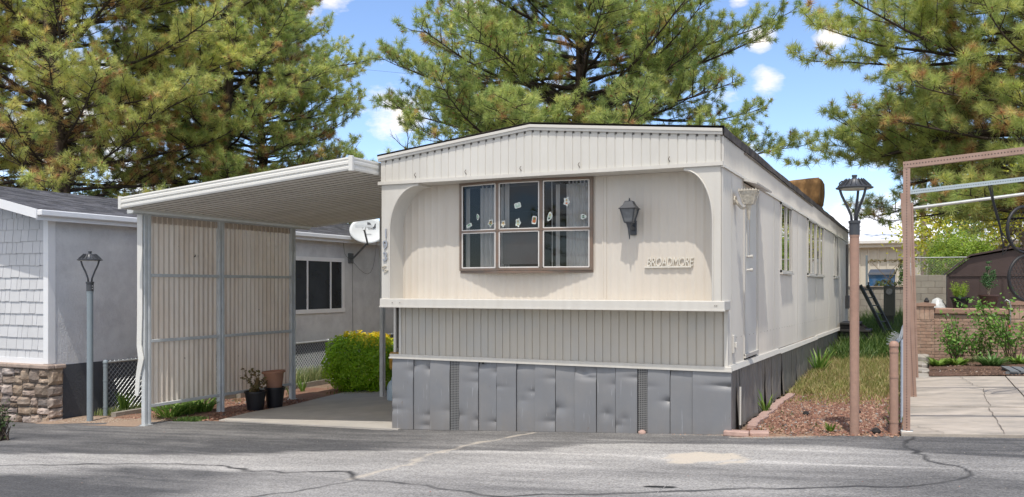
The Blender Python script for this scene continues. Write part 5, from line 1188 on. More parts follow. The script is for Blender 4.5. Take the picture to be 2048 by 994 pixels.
# yellow bin and jug behind the rear post
yb = MB(); yb.hexa([(-6.42, 4.1, -.32), (-5.9, 4.1, -.30), (-5.9, 4.6, -.30), (-6.42, 4.6, -.32)], [(-6.5, 4.05, .42), (-5.85, 4.05, .42), (-5.85, 4.7, .42), (-6.5, 4.7, .42)]); yb.box(-6.78, -6.45, 4.05, 4.6, .10, .42, .03); yb.box(-6.54, -5.82, 4.0, 4.74, .42, .46, .01)
tag(yb.build('yellow_tub', mat('yellow_plastic', (.58, .33, .06), .6, var=.12, vscale=4)), 'faded yellow plastic tub behind the rear carport post', 'tub')
b = MB(); b.lathe([(.09, 0), (.10, .02), (.10, .22), (.07, .30), (.025, .34), (.025, .38)], (-6.10, 3.15, G(-6.1)+.014), 14); tag(b.build('water_jug', mat('jug_blue', (.42, .53, .62), .3, var=.05), smooth=True), 'translucent pale blue water jug on the carport slab', 'jug')
# kerbs
kb = mat('kerb_concrete', (.32, .29, .25), .9, var=.15, vscale=10, bump=.4)
b = MB(); 
for y0, y1 in ((.62, 3.4), (3.41, 6.2), (6.21, 9)): b.hexa([(-9.72, y0, -.52), (-9.62, y0, -.52), (-9.72, y1, -.52), (-9.82, y1, -.52)], [(-9.72, y0, -.40), (-9.62, y0, -.40), (-9.72, y1, -.41), (-9.82, y1, -.41)])
b.build('kerb', kb)['kind'] = 'structure'
# brick edging beside the skirt
pv = mat('pink_paver', (.46, .31, .265), .9, var=.15, vscale=10, c2=(.5, .36, .30), dscale=6, damt=.6, bump=.4, bscale=40)
r = random.Random(15); names = ['pink paver lying flat at the corner of the grey skirting', 'pink paver second from the skirting corner', 'short pink paver third from the skirting corner']
for k in range(16):
    y = .34+k*.235; x = .16+r.uniform(-.02, .02); z = G(x)
    if k == 0: cxy = (.10, .27); ang = R(8); hl, hw = .13, .09
    elif k == 1: cxy = (.33, .34); ang = R(10); hl, hw = .10, .07
    else: cxy = (x, y); ang = R(90)+r.uniform(-.15, .15); hl, hw = .105, .05
    b = MB(); b.box(-hl, hl, -hw, hw, 0, .055, .008); o = b.build('paver', pv, loc=(0, 0, 0)); o.location = (cxy[0], cxy[1], z-.012); o.rotation_euler = (r.uniform(-.05, .05), r.uniform(-.04, .04), ang)
    nm_ = ['large pink paver lying flat at the corner of the grey skirting', 'pink paver set in front of the row, beside the corner paver'][k] if k < 2 else 'pink paver in the row edging the side skirting'
    tag(o, nm_, 'paver', 'pink pavers edging the side skirting')
b = MB(); b.lathe([(.045, -.01), (.042, .03), (.015, .045)], (-.93, .235, G(-.93)), 9); tag(b.build('stone', pv, smooth='all'), 'round half buried stone below the right vent strip', 'stone')

# ------------------------------------------------------------------ plants
def rand_unit(n, g): v = g.normal(size=(n, 3)); return v/np.linalg.norm(v, axis=1, keepdims=True)
def unit(v): return v/np.maximum(np.linalg.norm(v, axis=-1, keepdims=True), 1e-9)
def seg_mesh(P0, P1, r0, r1, sides):
    """tapered prisms for many segments at once"""
    P0, P1 = np.asarray(P0, float), np.asarray(P1, float); r0, r1 = np.asarray(r0, float), np.asarray(r1, float)
    d = unit(P1-P0); a = np.where(np.abs(d[:, 2:3]) < .9, np.array([[0, 0, 1.]]), np.array([[1., 0, 0]])); u = unit(np.cross(d, a)); w = np.cross(d, u)
    th = np.arange(sides)/sides*2*np.pi; ring = u[:, None, :]*np.cos(th)[None, :, None]+w[:, None, :]*np.sin(th)[None, :, None]
    V = np.concatenate([P0[:, None]+ring*r0[:, None, None], P1[:, None]+ring*r1[:, None, None]], 1); n = len(P0); base = np.arange(n)[:, None]*2*sides
    k = np.arange(sides); F = np.stack([k, (k+1) % sides, sides+(k+1) % sides, sides+k], -1); F = (base[:, :, None]+F[None]).reshape(-1, 4)
    return V.reshape(-1, 3), F
bark = mat('pine_bark', (.085, .060, .048), .95, var=.35, vscale=10, bump=1, bscale=30, stretch=(3, 3, .6), c2=(.16, .11, .085), dscale=6, damt=.7)
twigm = mat('twig_bark', (.06, .045, .035), .95, var=.3, vscale=14)
needle = mat('pine_needles', (.1, .1, .05), .5, var=.18, vscale=.9, trans=.42, spec=.35,
             attr=('tint', [(0, (.27, .39, .14)), (.3, (.55, .63, .21)), (.62, (.86, .83, .30)), (.74, (.84, .70, .32)), (.86, (.68, .42, .20)), (1, (.42, .22, .11))]))
def pine(label, x, y, H, Rf, seed, cb, n1, tr=.24, brown=.08, nsc=1.0, nneed=56, nlen=.165, l2sp=.19, l3sp=.108, bare=.0, lean=(0, 0), group='tall pines behind the homes', azr=None, cones=True, z0=None, width=.0092, warm=0., low_brown=0):
    g = np.random.default_rng(seed); z0 = (G(x)-.05) if z0 is None else z0
    t = thing('pine_tree', (x, y, z0), label, 'pine tree', group)
    def axis(h): return np.array([x+lean[0]*h/H+.12*math.sin(h*.6+seed), y+lean[1]*h/H+.12*math.cos(h*.5+seed), z0+h])
    hs_ = np.linspace(0, H, 26); b = MB(); b.tube([tuple(axis(h)) for h in hs_], [max(tr*(1-h/H)**.8*(1.25 if h < .4 else 1), .012) for h in hs_], 12); b.build('trunk', bark, t, smooth='all')
    S0, S1, A, B, T, D, Tn = [], [], [], [], [], [], []
    def addseg(p, q, ra, rb): S0.append(p); S1.append(q); A.append(ra); B.append(rb)
    for i in range(n1):
        f = (i+g.random()*.8)/n1; h = cb+(H-.3-cb)*f**1.12
        az = i*2.39996+g.normal()*.25
        if azr is not None and g.random() < azr[2]: az = g.uniform(azr[0], azr[1])
        L = Rf(z0+h, az)*g.uniform(.62, 1.04)
        if L < .15: continue
        el = np.interp(h/H, [0, .35, .7, 1], [-.14, .10, .40, .9])+g.normal()*.08
        ns = max(4, int(L/.4)); p = axis(h); d = np.array([math.cos(az)*math.cos(el), math.sin(az)*math.cos(el), math.sin(el)]); pts = [p]; bend = g.normal()*.10; dr = g.uniform(.04, .12)
        for k in range(ns):
            s = (k+1)/ns; d = d+np.array([-math.sin(az), math.cos(az), 0])*bend*(1/ns)*2+np.array([0, 0, (-dr if s < .5 else .35)*1.6/ns])+g.normal(size=3)*.05; d = d/np.linalg.norm(d); pts.append(pts[-1]+d*L/ns)
        rb = .012+.0085*L
        for k in range(ns): addseg(pts[k], pts[k+1], rb*(1-k/ns)+.006, rb*(1-(k+1)/ns)+.006)
        pts = np.array(pts); s = .22+.1*g.random(); side = 1; dead = g.random() < .12 and f < .3
        while s < 1.0:
            q = s*ns; k = min(int(q), ns-1); p2 = pts[k]+(pts[k+1]-pts[k])*(q-k); db = unit(pts[k+1]-pts[k]); lat = unit(np.cross(db, [0, 0, 1.]))*side
            L2 = (.30+.36*L*(1-s)*.8+.12*L*.3)*g.uniform(.6, 1.15); L2 = min(L2, 1.5)
            d2 = unit(db*g.uniform(.4, 1.0)+lat*g.uniform(.3, 1.1)+np.array([0, 0, g.uniform(-.35, .75)])); m2 = max(2, int(L2/.25)); pp = [p2]
            for k2 in range(m2): d2 = unit(d2+np.array([0, 0, .10])+g.normal(size=3)*.10); pp.append(pp[-1]+d2*L2/m2)
            for k2 in range(m2): addseg(pp[k2], pp[k2+1], .009*(1-k2/m2)+.004, .009*(1-(k2+1)/m2)+.004)
            pp = np.array(pp); u = .25
            tb_ = .85 if g.random() < brown*1.3+(low_brown*max(0, 1-f*2.2)*(.35+.65*(s < .75)))+(.12*(s < .5)) else .02; s_min = .30+(bare if f < .16 else 0)*g.random()
            while u < 1.0:
                q = u*m2; k2 = min(int(q), m2-1); p3 = pp[k2]+(pp[k2+1]-pp[k2])*(q-k2); d3 = unit(unit(pp[k2+1]-pp[k2])*.7+rand_unit(1, g)[0]*.75+np.array([0, 0, .35])); L3 = g.uniform(.10, .30); p4 = p3+d3*L3
                addseg(p3, p4, .005, .003)
                if not (dead and g.random() < .9) and s > s_min and g.random() < (.6+.4*min(1, s*1.5)): T.append(p4); D.append(d3); Tn.append(g.random() < tb_)
                u += l3sp/L2*g.uniform(.6, 1.4)
            if not dead and s > s_min: T.append(pp[-1]); D.append(unit(pp[-1]-pp[-2])); Tn.append(g.random() < tb_*.4)
            side *= -1; s += l2sp/L*g.uniform(.6, 1.3)
        T.append(pts[-1]); D.append(unit(pts[-1]-pts[-2])); Tn.append(False)
    S0, S1, A, B = map(np.array, (S0, S1, A, B)); T, D, Tn = np.array(T), np.array(D), np.array(Tn)
    cut = lambda P: (P[:, 0] > -3.2) & (P[:, 0] < 1.4) & (P[:, 1] > 6) & (P[:, 1] < 15.5) & (P[:, 2] < 4.75)     # boughs trimmed back over the roof
    k = ~(cut(S0) | cut(S1)); V, F = seg_mesh(S0[k], S1[k], A[k], B[k], 4); npmesh('branches', V, F, twigm, t)
    k = ~cut(T); T, D, Tn = T[k], D[k], Tn[k]; nt_ = len(T)
    sz = g.uniform(.75, 1.2, nt_)*nlen
    idx = np.repeat(np.arange(nt_), nneed); n = len(idx)
    v = unit(D[idx]*.50+rand_unit(n, g)*1.0+np.array([0, 0, .10])); back = g.uniform(0, .10, n)[:, None]*D[idx]
    base = T[idx]-back; L = (sz[idx]*g.uniform(.75, 1.12, n))[:, None]; tip = base+v*L; per = unit(np.cross(v, rand_unit(n, g)))*(width*g.uniform(.8, 1.2, n))[:, None]
    V = np.stack([base-per*.6, base+per*.6, tip+per*.12], 1).reshape(-1, 3); V[0::3] += v*.02; V[1::3] += v*.02
    tt = np.clip(.30+warm+g.normal(0, .12, nt_), 0, .66); tt = np.where(Tn, g.uniform(.72, 1, nt_), tt); tint = np.clip(tt[idx]+g.normal(0, .07, n), 0, 1); tint = np.where(Tn[idx] | (tint < .68), tint, .66)
    npmesh('crown', V, np.arange(3*n).reshape(-1, 3), needle, t, attrs=[('tint', 'FACE', tint)])
    if cones:
        m = g.random(nt_) < .16; C_ = T[m]; b = MB()
        for c_, dd in zip(C_, D[m]): b.tube([tuple(c_-dd*.02), tuple(c_+dd*.015), tuple(c_+dd*.055)], [.012, .022, .006], 5)
        o = b.build('cones', mat('pine_cone', (.30, .14, .07), .8, var=.2), t, recalc=False); o['kind'] = 'stuff'
    return t
def dome(R0, zlo, zpk, ztop_, pw=1.0, low=.75):
    def f(z, az=0):
        if z < zpk: return R0*lerp(low, 1, max(0, (z-zlo)/(zpk-zlo)))
        return R0*max(.06, (1-((z-zpk)/(ztop_-zpk))**1.5))**pw
    return f
pine('broad pine with dense sage green needles rising directly behind the mobile home roof', -6.6, 12.6, 14.2, dome(6.0, 2.5, 5.0, 14.5, low=1.0), 3, 2.9, 185, tr=.26, brown=.02, warm=-.09, lean=(.2, 0))
pine('pine with bare limbs and browning lower boughs above the left end of the grey roof', -18.3, 6.2, 15.5, dome(5.7, 3.0, 6.8, 17, low=.85), 5, 3.0, 165, bare=.6, tr=.30, brown=.09, warm=.13, low_brown=.42)
pine('dense pine whose dark trunk shows between the two left hand crowns, above the carport', -16.6, 10.4, 15.5, dome(4.4, 3.0, 6.2, 15, low=.85), 8, 3.0, 155, bare=.4, tr=.26, brown=.06, warm=.0, low_brown=.3)
pine('slimmer pine with reddish trunk just right of the dark trunked one, above the carport roof', -17.0, 12.6, 13.2, dome(3.8, 3.5, 5.8, 14, low=.85), 12, 3.2, 120, tr=.2, brown=.07, warm=.05, low_brown=.2)
pine('yellow green pine at the far left edge, leaning over the stone trimmed house', -22.0, 6.0, 14, dome(4.4, 3.0, 7.0, 14), 15, 3.2, 105, bare=.5, tr=.24, brown=.08, warm=.16, low_brown=.4)
pine('large long needled pine overhanging the brown shed at the right edge', 5.2, 13.8, 15.5, lambda z, az=0: 7.7*(1-.5*abs(math.sin(az))**1.5)*(lerp(.66, 1, max(0, min(1, (z-2.6)/2.6))) if z < 6.8 else max(.06, 1-((z-6.8)/8.5)**1.35)), 21, 3.0, 185, tr=.34, brown=.03, warm=.0, nlen=.22, nneed=62, l2sp=.225, l3sp=.132, low_brown=.18, azr=(R(110), R(275), .62), width=.0098)
# across the lane, seen mirrored in the bay window
pine('tall pine across the lane from the mobile home, west one', -9.5, -24, 11, dome(4, 3, 5.5, 11), 31, 1.6, 46, nneed=16, l2sp=.5, l3sp=.34, nlen=.24, width=.022, group='pines across the lane', cones=False, z0=-.7)
pine('tall pine across the lane from the mobile home, east one', -2.5, -27, 12, dome(4.4, 3, 5.5, 12), 33, 1.6, 46, nneed=16, l2sp=.5, l3sp=.34, nlen=.24, width=.022, group='pines across the lane', cones=False, z0=-.4)

# leaf clouds
def leaves(name, P, Nn, size, m, parent=None, loc=(0, 0, 0), g=rng, aspect=.55, tint=None, shape='leaf'):
    n = len(P); u = unit(np.cross(Nn, rand_unit(n, g))); w = np.cross(Nn, u); s = (size*g.uniform(.7, 1.25, n))[:, None]
    V = np.stack([P-u*s*.5, P+w*s*aspect*.5+u*s*.05, P+u*s*.5+Nn*s*.10, P-w*s*aspect*.5+u*s*.05], 1).reshape(-1, 3)
    return npmesh(name, V, np.arange(4*n).reshape(-1, 4), m, parent, loc, attrs=[('tint', 'FACE', tint if tint is not None else g.random(n))])
def leafmat(name, ramp, trans=.35, rough=.5): return mat(name, (.1, .1, .1), rough, var=.15, vscale=3, trans=trans, attr=('tint', ramp))
def decid(label, x, y, H, R_, seed, m, n=2600, size=.16, z0=0, cat='tree', group=None, sparse=.5, bark_=None, name='broadleaf_tree'):
    g = np.random.default_rng(seed); t = thing(name, (x, y, z0), label, cat, group)
    S0, S1, A, B, tips = [], [], [], [], []
    def grow(p, d, L, r_, dep):
        k = 3; q = p
        for i in range(k): d = unit(d+g.normal(size=3)*.16+np.array([0, 0, .06])); q2 = q+d*L/k; S0.append(q); S1.append(q2); A.append(r_*(1-.25*i/k)); B.append(r_*(1-.25*(i+1)/k)); q = q2
        if dep == 0: tips.append(q); return
        for _ in range(3 if dep > 1 else 4): grow(q, unit(d+rand_unit(1, g)[0]*.85+np.array([0, 0, .1])), L*g.uniform(.6, .85), r_*.6, dep-1)
        tips.append(q)
    for k in range(3): grow(np.array([x, y, z0+.0])+g.normal(size=3)*[.12, .12, 0], unit(np.array([math.cos(k*2.1+seed)*.35, math.sin(k*2.1+seed)*.35, 1.])), H*.34, .06+.012*H, 3)
    V, F = seg_mesh(S0, S1, A, B, 5); npmesh('trunk', V, F, bark_ or mat('pale_bark', (.24, .19, .15), .9, var=.3, vscale=12), t)
    tips = np.array(tips); tips = tips[tips[:, 2] > z0+H*.28]; i = g.integers(0, len(tips), n); P = tips[i]+g.normal(size=(n, 3))*R_*.14
    leaves('crown', P, unit(rand_unit(n, g)+[0, 0, .5]), np.full(n, size), m, t, g=g)
    return t
ygm = leafmat('yellow_green_leaf', [(0, (.34, .42, .05)), (.5, (.60, .62, .07)), (1, (.85, .76, .12))])
grm = leafmat('fresh_green_leaf', [(0, (.05, .13, .02)), (1, (.17, .30, .06))])
decid('leafing tree with pale multiple trunks and yellow green leaves behind the brown shed', 4.9, 28.6, 5.2, 3.6, 41, ygm, 12000, .17, z0=1.3, group='spring trees beyond the yards')
decid('taller yellow green tree at the right edge beyond the chain link', 5.6, 26, 6.2, 4.5, 42, ygm, 6500, .14, z0=1.3, group='spring trees beyond the yards')
decid('fresh green tree behind the warehouse bay and utility pole', 6.0, 60, 8.5, 6, 43, grm, 5500, .28, z0=1.5, group='spring trees beyond the yards')
for k, (px_, py_, lb_) in enumerate([(-27, 16, 'light green leafing tree glimpsed behind the leftmost pine trunks'), (-24, 22, 'light green leafing tree glimpsed between the two left pine trunks'), (-16, 26, 'light green tree behind the rear of the carport')]):
    decid(lb_, px_, py_, 6, 5, 50+k, leafmat('mixed_spring_leaf', [(0, (.08, .15, .03)), (.6, (.25, .33, .06)), (1, (.42, .40, .10))]), 5000, .17, z0=-.4, group='spring trees beyond the yards')
def bush(label, name, cx, cy, cz_, rx_, ry_, rz_, n, size, m, seed, cat='bush', tintf=None, power=2.6, aspect=.6, shell=.30, stem=True, group=None, bump=.12):
    g = np.random.default_rng(seed); t = thing(name, (cx, cy, cz_), label, cat, group)
    d = rand_unit(n, g); q = (np.abs(d)**power).sum(1)**(-1/power); th = np.arctan2(d[:, 1], d[:, 0]); lump = 1+bump*np.sin(5*th+seed)*np.cos(6*d[:, 2]+seed)+bump*.8*np.sin(9*th-3*d[:, 2]*4)
    rr = (1-shell*g.random(n)**1.6)*lump; P = d*q[:, None]*rr[:, None]*[rx_, ry_, rz_]+[cx, cy, cz_+rz_]
    nn = unit(d+rand_unit(n, g)*.7); tint = tintf(P, g) if tintf else g.random(n)
    leaves('foliage', P, nn, np.full(n, size), m, t, g=g, tint=tint, aspect=aspect)
    if stem:
        S0, S1 = [], []
        for _ in range(26): e = np.array([cx, cy, cz_+rz_])+rand_unit(1, g)[0]*[rx_*.8, ry_*.8, rz_*.8]; S0.append([cx+g.normal()*.04, cy+g.normal()*.04, cz_]); S1.append(e)
        V, F = seg_mesh(S0, S1, [.012]*26, [.004]*26, 4); npmesh('stems', V, F, twigm, t)
    return t
gb = leafmat('golden_privet', [(0, (.13, .30, .012)), (.45, (.30, .52, .02)), (.68, (.55, .60, .02)), (.88, (.92, .76, .04)), (1, (.95, .66, .04))])
bush('rounded hedge bush with golden yellow top growing beside the carport slab', 'golden_bush', -7.78, 4.75, G(-7.8)-.02, .74, .58, .54, 16000, .055, gb, 61, tintf=lambda P, g: np.clip(.24+.26*g.random(len(P))+.60*sm(.76, .98, (P[:, 2]+.4)/1.2+.14*(P[:, 0]+7.8)+.05*g.normal(size=len(P))), 0, 1), power=3.2, bump=.06)
# golden sprigs on top
g = np.random.default_rng(62); pp = []
for k in range(11):
    a, b_ = g.uniform(-.3, .6), g.uniform(-.3, .3); hh = g.uniform(.03, .12); c0 = np.array([-7.78+a, 4.75+b_, G(-7.8)+1.03])
    for q in range(26): pp.append(c0+[g.normal()*.025, g.normal()*.025, hh*g.random()])
P = np.array(pp); sp_ = leaves('foliage', P, rand_unit(len(P), g), np.full(len(P), .05), gb, [o for o in COL.objects if o.name == 'golden_bush'][0], g=g, tint=g.uniform(.8, 1, len(P)))
jm = leafmat('juniper_leaf', [(0, (.20, .34, .03)), (1, (.46, .60, .09))])
bush('bright green rounded juniper above the block wall, left of the shed roof', 'juniper', 2.95, 22.8, 1.35, 1.0, .9, .98, 13000, .085, jm, 63, aspect=.35, bump=.2)
bush('fresh green creeper clump at the block wall gate', 'creeper', 1.35, 22.6, 1.3, .22, .3, .55, 700, .09, grm, 64, stem=False)
bush('low bush at the foot of the vine post beside the dumpster', 'creeper', .75, 22.4, 1.32, .38, .25, .24, 500, .08, leafmat('creeper_leaf', [(0, (.07, .13, .03)), (.7, (.16, .2, .05)), (1, (.12, .06, .04))]), 65, stem=False)
g = np.random.default_rng(66); q = g.random(160); P = np.stack([.2+q*1.1, 22.2+g.normal(size=160)*.04, 2.43+g.normal(size=160)*.03], 1); P2_ = np.stack([1.3-q*.5, 22.2+g.normal(size=160)*.04, 2.5-q*.8+g.normal(size=160)*.03], 1)
leaves('vine', np.concatenate([P, P2_]), rand_unit(320, g), np.full(320, .06), leafmat('vine_leaf', [(0, (.14, .16, .05)), (1, (.3, .22, .1))]), [o for o in COL.objects if o.name == 'vine_post'][0], g=g)
# roses in the garden bed: arching stems with leaves
rg = leafmat('rose_leaf', [(0, (.07, .17, .03)), (.6, (.17, .36, .06)), (.92, (.34, .52, .11)), (1, (.50, .30, .06))])
def rose(label, x, y, H, W_, seed, n_st=9, nl=34, sz=.065, top=False, name='rose_bush', m=rg):
    g = np.random.default_rng(seed); z0 = G(x)+.02; t = thing(name, (x, y, z0), label, 'rose bush', None); S0, S1, A, B, P, Nn, tn = [], [], [], [], [], [], []
    for k in range(n_st):
        a = g.uniform(0, 6.28); L = H*g.uniform(.6, 1.08); q = np.array([x+g.normal()*.04, y+g.normal()*.04, z0]); d = unit(np.array([math.cos(a)*W_/H*g.uniform(.2, 1.1), math.sin(a)*W_/H*.5, 1.]))
        for i in range(9):
            d = unit(d+g.normal(size=3)*.13+np.array([math.cos(a)*.03, 0, -.02])); q2 = q+d*L/9; S0.append(q); S1.append(q2); A.append(.009-.0007*i); B.append(.009-.0007*(i+1))
            if i > 1:
                for _ in range(nl//9+1): P.append(q2+g.normal(size=3)*[.07, .07, .045]); Nn.append(unit(rand_unit(1, g)[0]+[0, -.3, .8])); tn.append(g.random()*.85 if not (top and q2[2] > z0+H*.9) else g.uniform(.85, 1))
            q = q2
    V, F = seg_mesh(S0, S1, A, B, 4); npmesh('stems', V, F, mat('rose_stem', (.10, .09, .04), .8), t); leaves('foliage', np.array(P), np.array(Nn), np.full(len(P), sz), m, t, g=g, tint=np.array(tn), aspect=.62)
rose('leafy rose bush nearest the brick pier with spreading arching stems', 2.42, 9.2, .92, .42, 71, 14, 50)
rose('thinner rose bush second from the brick pier', 2.80, 9.35, .82, .28, 72, 8, 38)
rose('small sparse rose bush between the ferny clump and the tallest rose', 3.05, 9.6, .62, .26, 73, 7, 34)
rose('tallest rose bush with yellow and red new shoots by the second brick pier', 3.35, 9.1, 1.45, .30, 74, 12, 75, .075, top=True)
def clump(label, x, y, seed, n, L, m, name='leafy_plant', cat='plant', w=.02, z0=None, up=.9, spread=.12, arch=.35, group=None):
    g = np.random.default_rng(seed); z0 = G(x)+.015 if z0 is None else z0; V = []; F = []; tn = []
    for k in range(n):
        a = g.uniform(0, 6.28); p = np.array([x+math.cos(a)*spread*g.random(), y+math.sin(a)*spread*g.random(), z0]); d = unit(np.array([math.cos(a)*(1-up)*2.2, math.sin(a)*(1-up)*2.2, 1.])+g.normal(size=3)*.2); s = unit(np.cross(d, [0, 0, 1.])+1e-6); l = L*g.uniform(.6, 1.15); b0 = len(V)
        for i in range(5):
            ww = w*[.5, 1, .9, .6, .08][i]; V += [p-s*ww, p+s*ww]; d = unit(d+np.array([math.cos(a), math.sin(a), 0])*arch*.25-np.array([0, 0, arch*.35*(i/4)])); p = p+d*l/4
            if i: F.append([b0+2*i-2, b0+2*i-1, b0+2*i+1, b0+2*i]); tn.append(g.random())
    o = npmesh(name, np.array(V), np.array(F), m, loc=(x, y, z0), attrs=[('tint', 'FACE', tn)]); tag(o, label, cat, group); return o
irism = leafmat('strap_leaf', [(0, (.09, .20, .03)), (1, (.28, .42, .08))])
for k, (x, y, lb_) in enumerate([(-8.62, .75, 'green strap leaved clump under the carport screen, nearest the torn post'), (-8.62, 1.12, 'green strap leaved clump under the middle of the first screen sheet'), (-8.6, 1.42, 'green strap leaved clump just before the second carport post')]): clump(lb_, x, y, 80+k, 95, .42, irism, 'iris_clump', 'plant', .014, spread=.2, arch=.9, up=.75, group='strap leaved clumps under the screen')
fern = leafmat('peony_leaf', [(0, (.08, .18, .04)), (1, (.22, .36, .12))])
clump('ferny grey green clump at the front of the soil bed', 2.98, 8.2, 84, 150, .36, fern, 'ferny_plant', w=.016, arch=.8, up=.7)
clump('bright green low clump at the left corner of the soil bed', 2.14, 8.5, 85, 80, .26, irism, w=.022, arch=.8, up=.7)
clump('bright green low clump before the largest rose bush', 2.45, 8.6, 86, 80, .24, irism, w=.024, arch=.8, up=.7)
clump('bright green low clump at the foot of the tallest rose', 3.42, 8.6, 87, 60, .28, irism, w=.022, arch=.7, up=.75)
for k, (x, y, L, lb_) in enumerate([(.13, 1.95, .28, 'single green weed growing against the warped side skirting'), (1.62, 1.1, .18, 'tiny green weed beside the brown fence post'), (1.02, .55, .10, 'tiny green weed left of the brown lamp post'), (.22, 7.2, .5, 'tall leafy weed against the side skirting in the long grass'), (-9.95, 1.05, .38, 'tall green weed growing through the fence by the capped post'), (-8.9, 4.3, .3, 'green weed beside the low kerb by the golden bush'), (-8.6, 3.6, .22, 'small weed behind the rear carport post')]): clump(lb_, x, y, 90+k, 26 if L > .3 else 16, L, irism, 'weed', 'weed', .013+.01*(L > .4), spread=.04, arch=.3, up=.9)
# small shrub at the left edge of the lane
bush('small dark leaved shrub on the lane at the far left edge', 'shrub', -9.22, -1.54, G(-9.2), .16, .12, .24, 220, .04, leafmat('dark_shrub_leaf', [(0, (.03, .06, .02)), (1, (.12, .18, .06))]), 99, cat='shrub', bump=.2, shell=.9)
# potted plants on the brick wall
def potted(label, x, y, z, potm, r0, r1, h, plantf): 
    t = thing('potted_plant', (x, y, z), label, 'potted plant'); pot(x, y, z, r0, r1, h, potm).build('pot', potm, t, smooth=True); plantf(t, x, y, z+h-.05)
def feathery(t, x, y, z, seed=101):
    g = np.random.default_rng(seed); P = []; Nn = []
    for k in range(60):
        a = g.uniform(0, 6.28); d = unit(np.array([math.cos(a)*.6*g.random(), math.sin(a)*.6*g.random(), 1.])); L = g.uniform(.22, .36)
        for s in np.linspace(.15, 1, 26): P.append(np.array([x, y, z])+d*L*s+g.normal(size=3)*.012+np.array([math.cos(a), math.sin(a), 0])*.05); Nn.append(rand_unit(1, g)[0])
    leaves('foliage', np.array(P), np.array(Nn), np.full(len(P), .035), jm, t, g=g, aspect=.3)
def conifer_s(t, x, y, z, seed=102):
    g = np.random.default_rng(seed); P = []; S0, S1 = [], []
    for (dx, h) in ((0, .68), (.08, .5), (-.07, .45)):
        S0.append([x, y, z]); S1.append([x+dx, y, z+h*.95])
        for k in range(24):
            s = g.uniform(.3, 1); c0 = np.array([x+dx*s, y, z+h*s]); a = g.uniform(0, 6.28); L = .16*(1.15-s); 
            for q in np.linspace(.1, 1, 14): P.append(c0+np.array([math.cos(a)*L*q, math.sin(a)*L*q, L*q*.5])+g.normal(size=3)*.014)
    V, F = seg_mesh(S0, S1, [.014]*3, [.004]*3, 5); npmesh('stems', V, F, mat('pale_bark', (.24, .19, .15), .9), t)
    leaves('foliage', np.array(P), rand_unit(len(P), g), np.full(len(P), .04), leafmat('blue_green_leaf', [(0, (.05, .14, .05)), (1, (.14, .28, .11))]), t, g=g, aspect=.4)
potted('feathery lime green plant in a black pot on the brick planter wall', 2.54, 10.12, 1.165, bpm, .12, .165, .22, feathery)
potted('small blue green conifer in a wide brown pot on the brick planter wall', 3.04, 10.14, 1.165, mat('brown_glazed', (.085, .045, .04), .4), .12, .18, .27, conifer_s)
b = MB(); b.lathe([(.04, 0), (.05, .03), (.03, .07), (.012, .10)], (1.95, 10.1, 1.27), 8); tag(b.build('garden_ornament', bl2), 'tiny black ornament on the brick pier cap', 'ornament')
# withered plant in the black pot
g = np.random.default_rng(110); S0, S1, P = [], [], []
for k in range(11):
    a = g.uniform(0, 6.28); q = np.array([P1[0]+g.normal()*.04, P1[1]+g.normal()*.04, P1[2]+.28]); d = unit(np.array([math.cos(a)*.4, math.sin(a)*.4, 1.])); L = g.uniform(.10, .40) if k else .5
    for i in range(5): d = unit(d+g.normal(size=3)*.18); q2 = q+d*L/5; S0.append(q); S1.append(q2); q = q2; P += [q2+g.normal(size=3)*.02 for _ in range(4)]
V, F = seg_mesh(S0, S1, [.009]*len(S0), [.006]*len(S0), 5); npmesh('stems', V, F, mat('dead_stem', (.22, .17, .09), .9), t1)
leaves('withered_leaves', np.array(P), rand_unit(len(P), g), np.full(len(P), .065), leafmat('withered_leaf', [(0, (.12, .09, .04)), (.6, (.24, .16, .07)), (1, (.12, .14, .04))]), t1, g=g)

# grass, rocks, litter
def grass(name, n, xr, yr, hf, seed, ramp, label=None, w=.006, dens=None):
    g = np.random.default_rng(seed); x = g.uniform(*xr, n); y = g.uniform(*yr, n)
    if dens is not None: k = g.random(n) < dens(x, y); x, y = x[k], y[k]
    n = len(x); z = Gv(x)-.01; h = hf(x, y)*g.uniform(.45, 1.25, n); a = g.uniform(0, 6.28, n); b0 = np.stack([x, y, z], 1); s = np.stack([np.cos(a), np.sin(a), 0*a], 1)*w; ln = np.stack([np.cos(a+1.3+g.normal(size=n)), np.sin(a+1.3+g.normal(size=n)), 0*a], 1)*(h*g.uniform(.1, .7, n))[:, None]
    mid = b0+ln*.35+np.stack([0*h, 0*h, h*.6], 1); tip = b0+ln+np.stack([0*h, 0*h, h], 1)
    V = np.stack([b0-s, b0+s, mid+s*.8, mid-s*.8, tip], 1).reshape(-1, 3); i = np.arange(n)[:, None]*5
    F = np.concatenate([i+[0, 1, 2], i+[0, 2, 3], i+[3, 2, 4]]).reshape(-1, 3); tn = g.random(n)
    tint = np.concatenate([tn, tn, tn]); o = npmesh(name, V, F, leafmat(name+'_blades', ramp, trans=.3), attrs=[('tint', 'FACE', tint)]); o['kind'] = 'stuff'; return o
dry = [(0, (.17, .22, .045)), (.45, (.36, .36, .11)), (.8, (.58, .48, .24)), (1, (.58, .40, .22))]
green = [(0, (.035, .09, .015)), (.7, (.10, .19, .035)), (1, (.20, .26, .07))]
grass('dry_grass', 30000, (.10, 1.68), (2.8, 10.5), lambda x, y: np.interp(y, [2.8, 4.2, 6, 10], [.05, .09, .14, .20]), 121, dry, dens=lambda x, y: np.interp(y, [2.8, 4.5, 6], [.15, .7, 1])*(.55+.45*np.sign(vnoise(x*3, y*3, 4)+.4)), w=.006)
grass('green_weeds', 9000, (.1, 1.7), (9.0, 21.3), lambda x, y: np.interp(y, [9, 11, 15, 20], [.30, .38, .5, .8]), 122, green, w=.010)
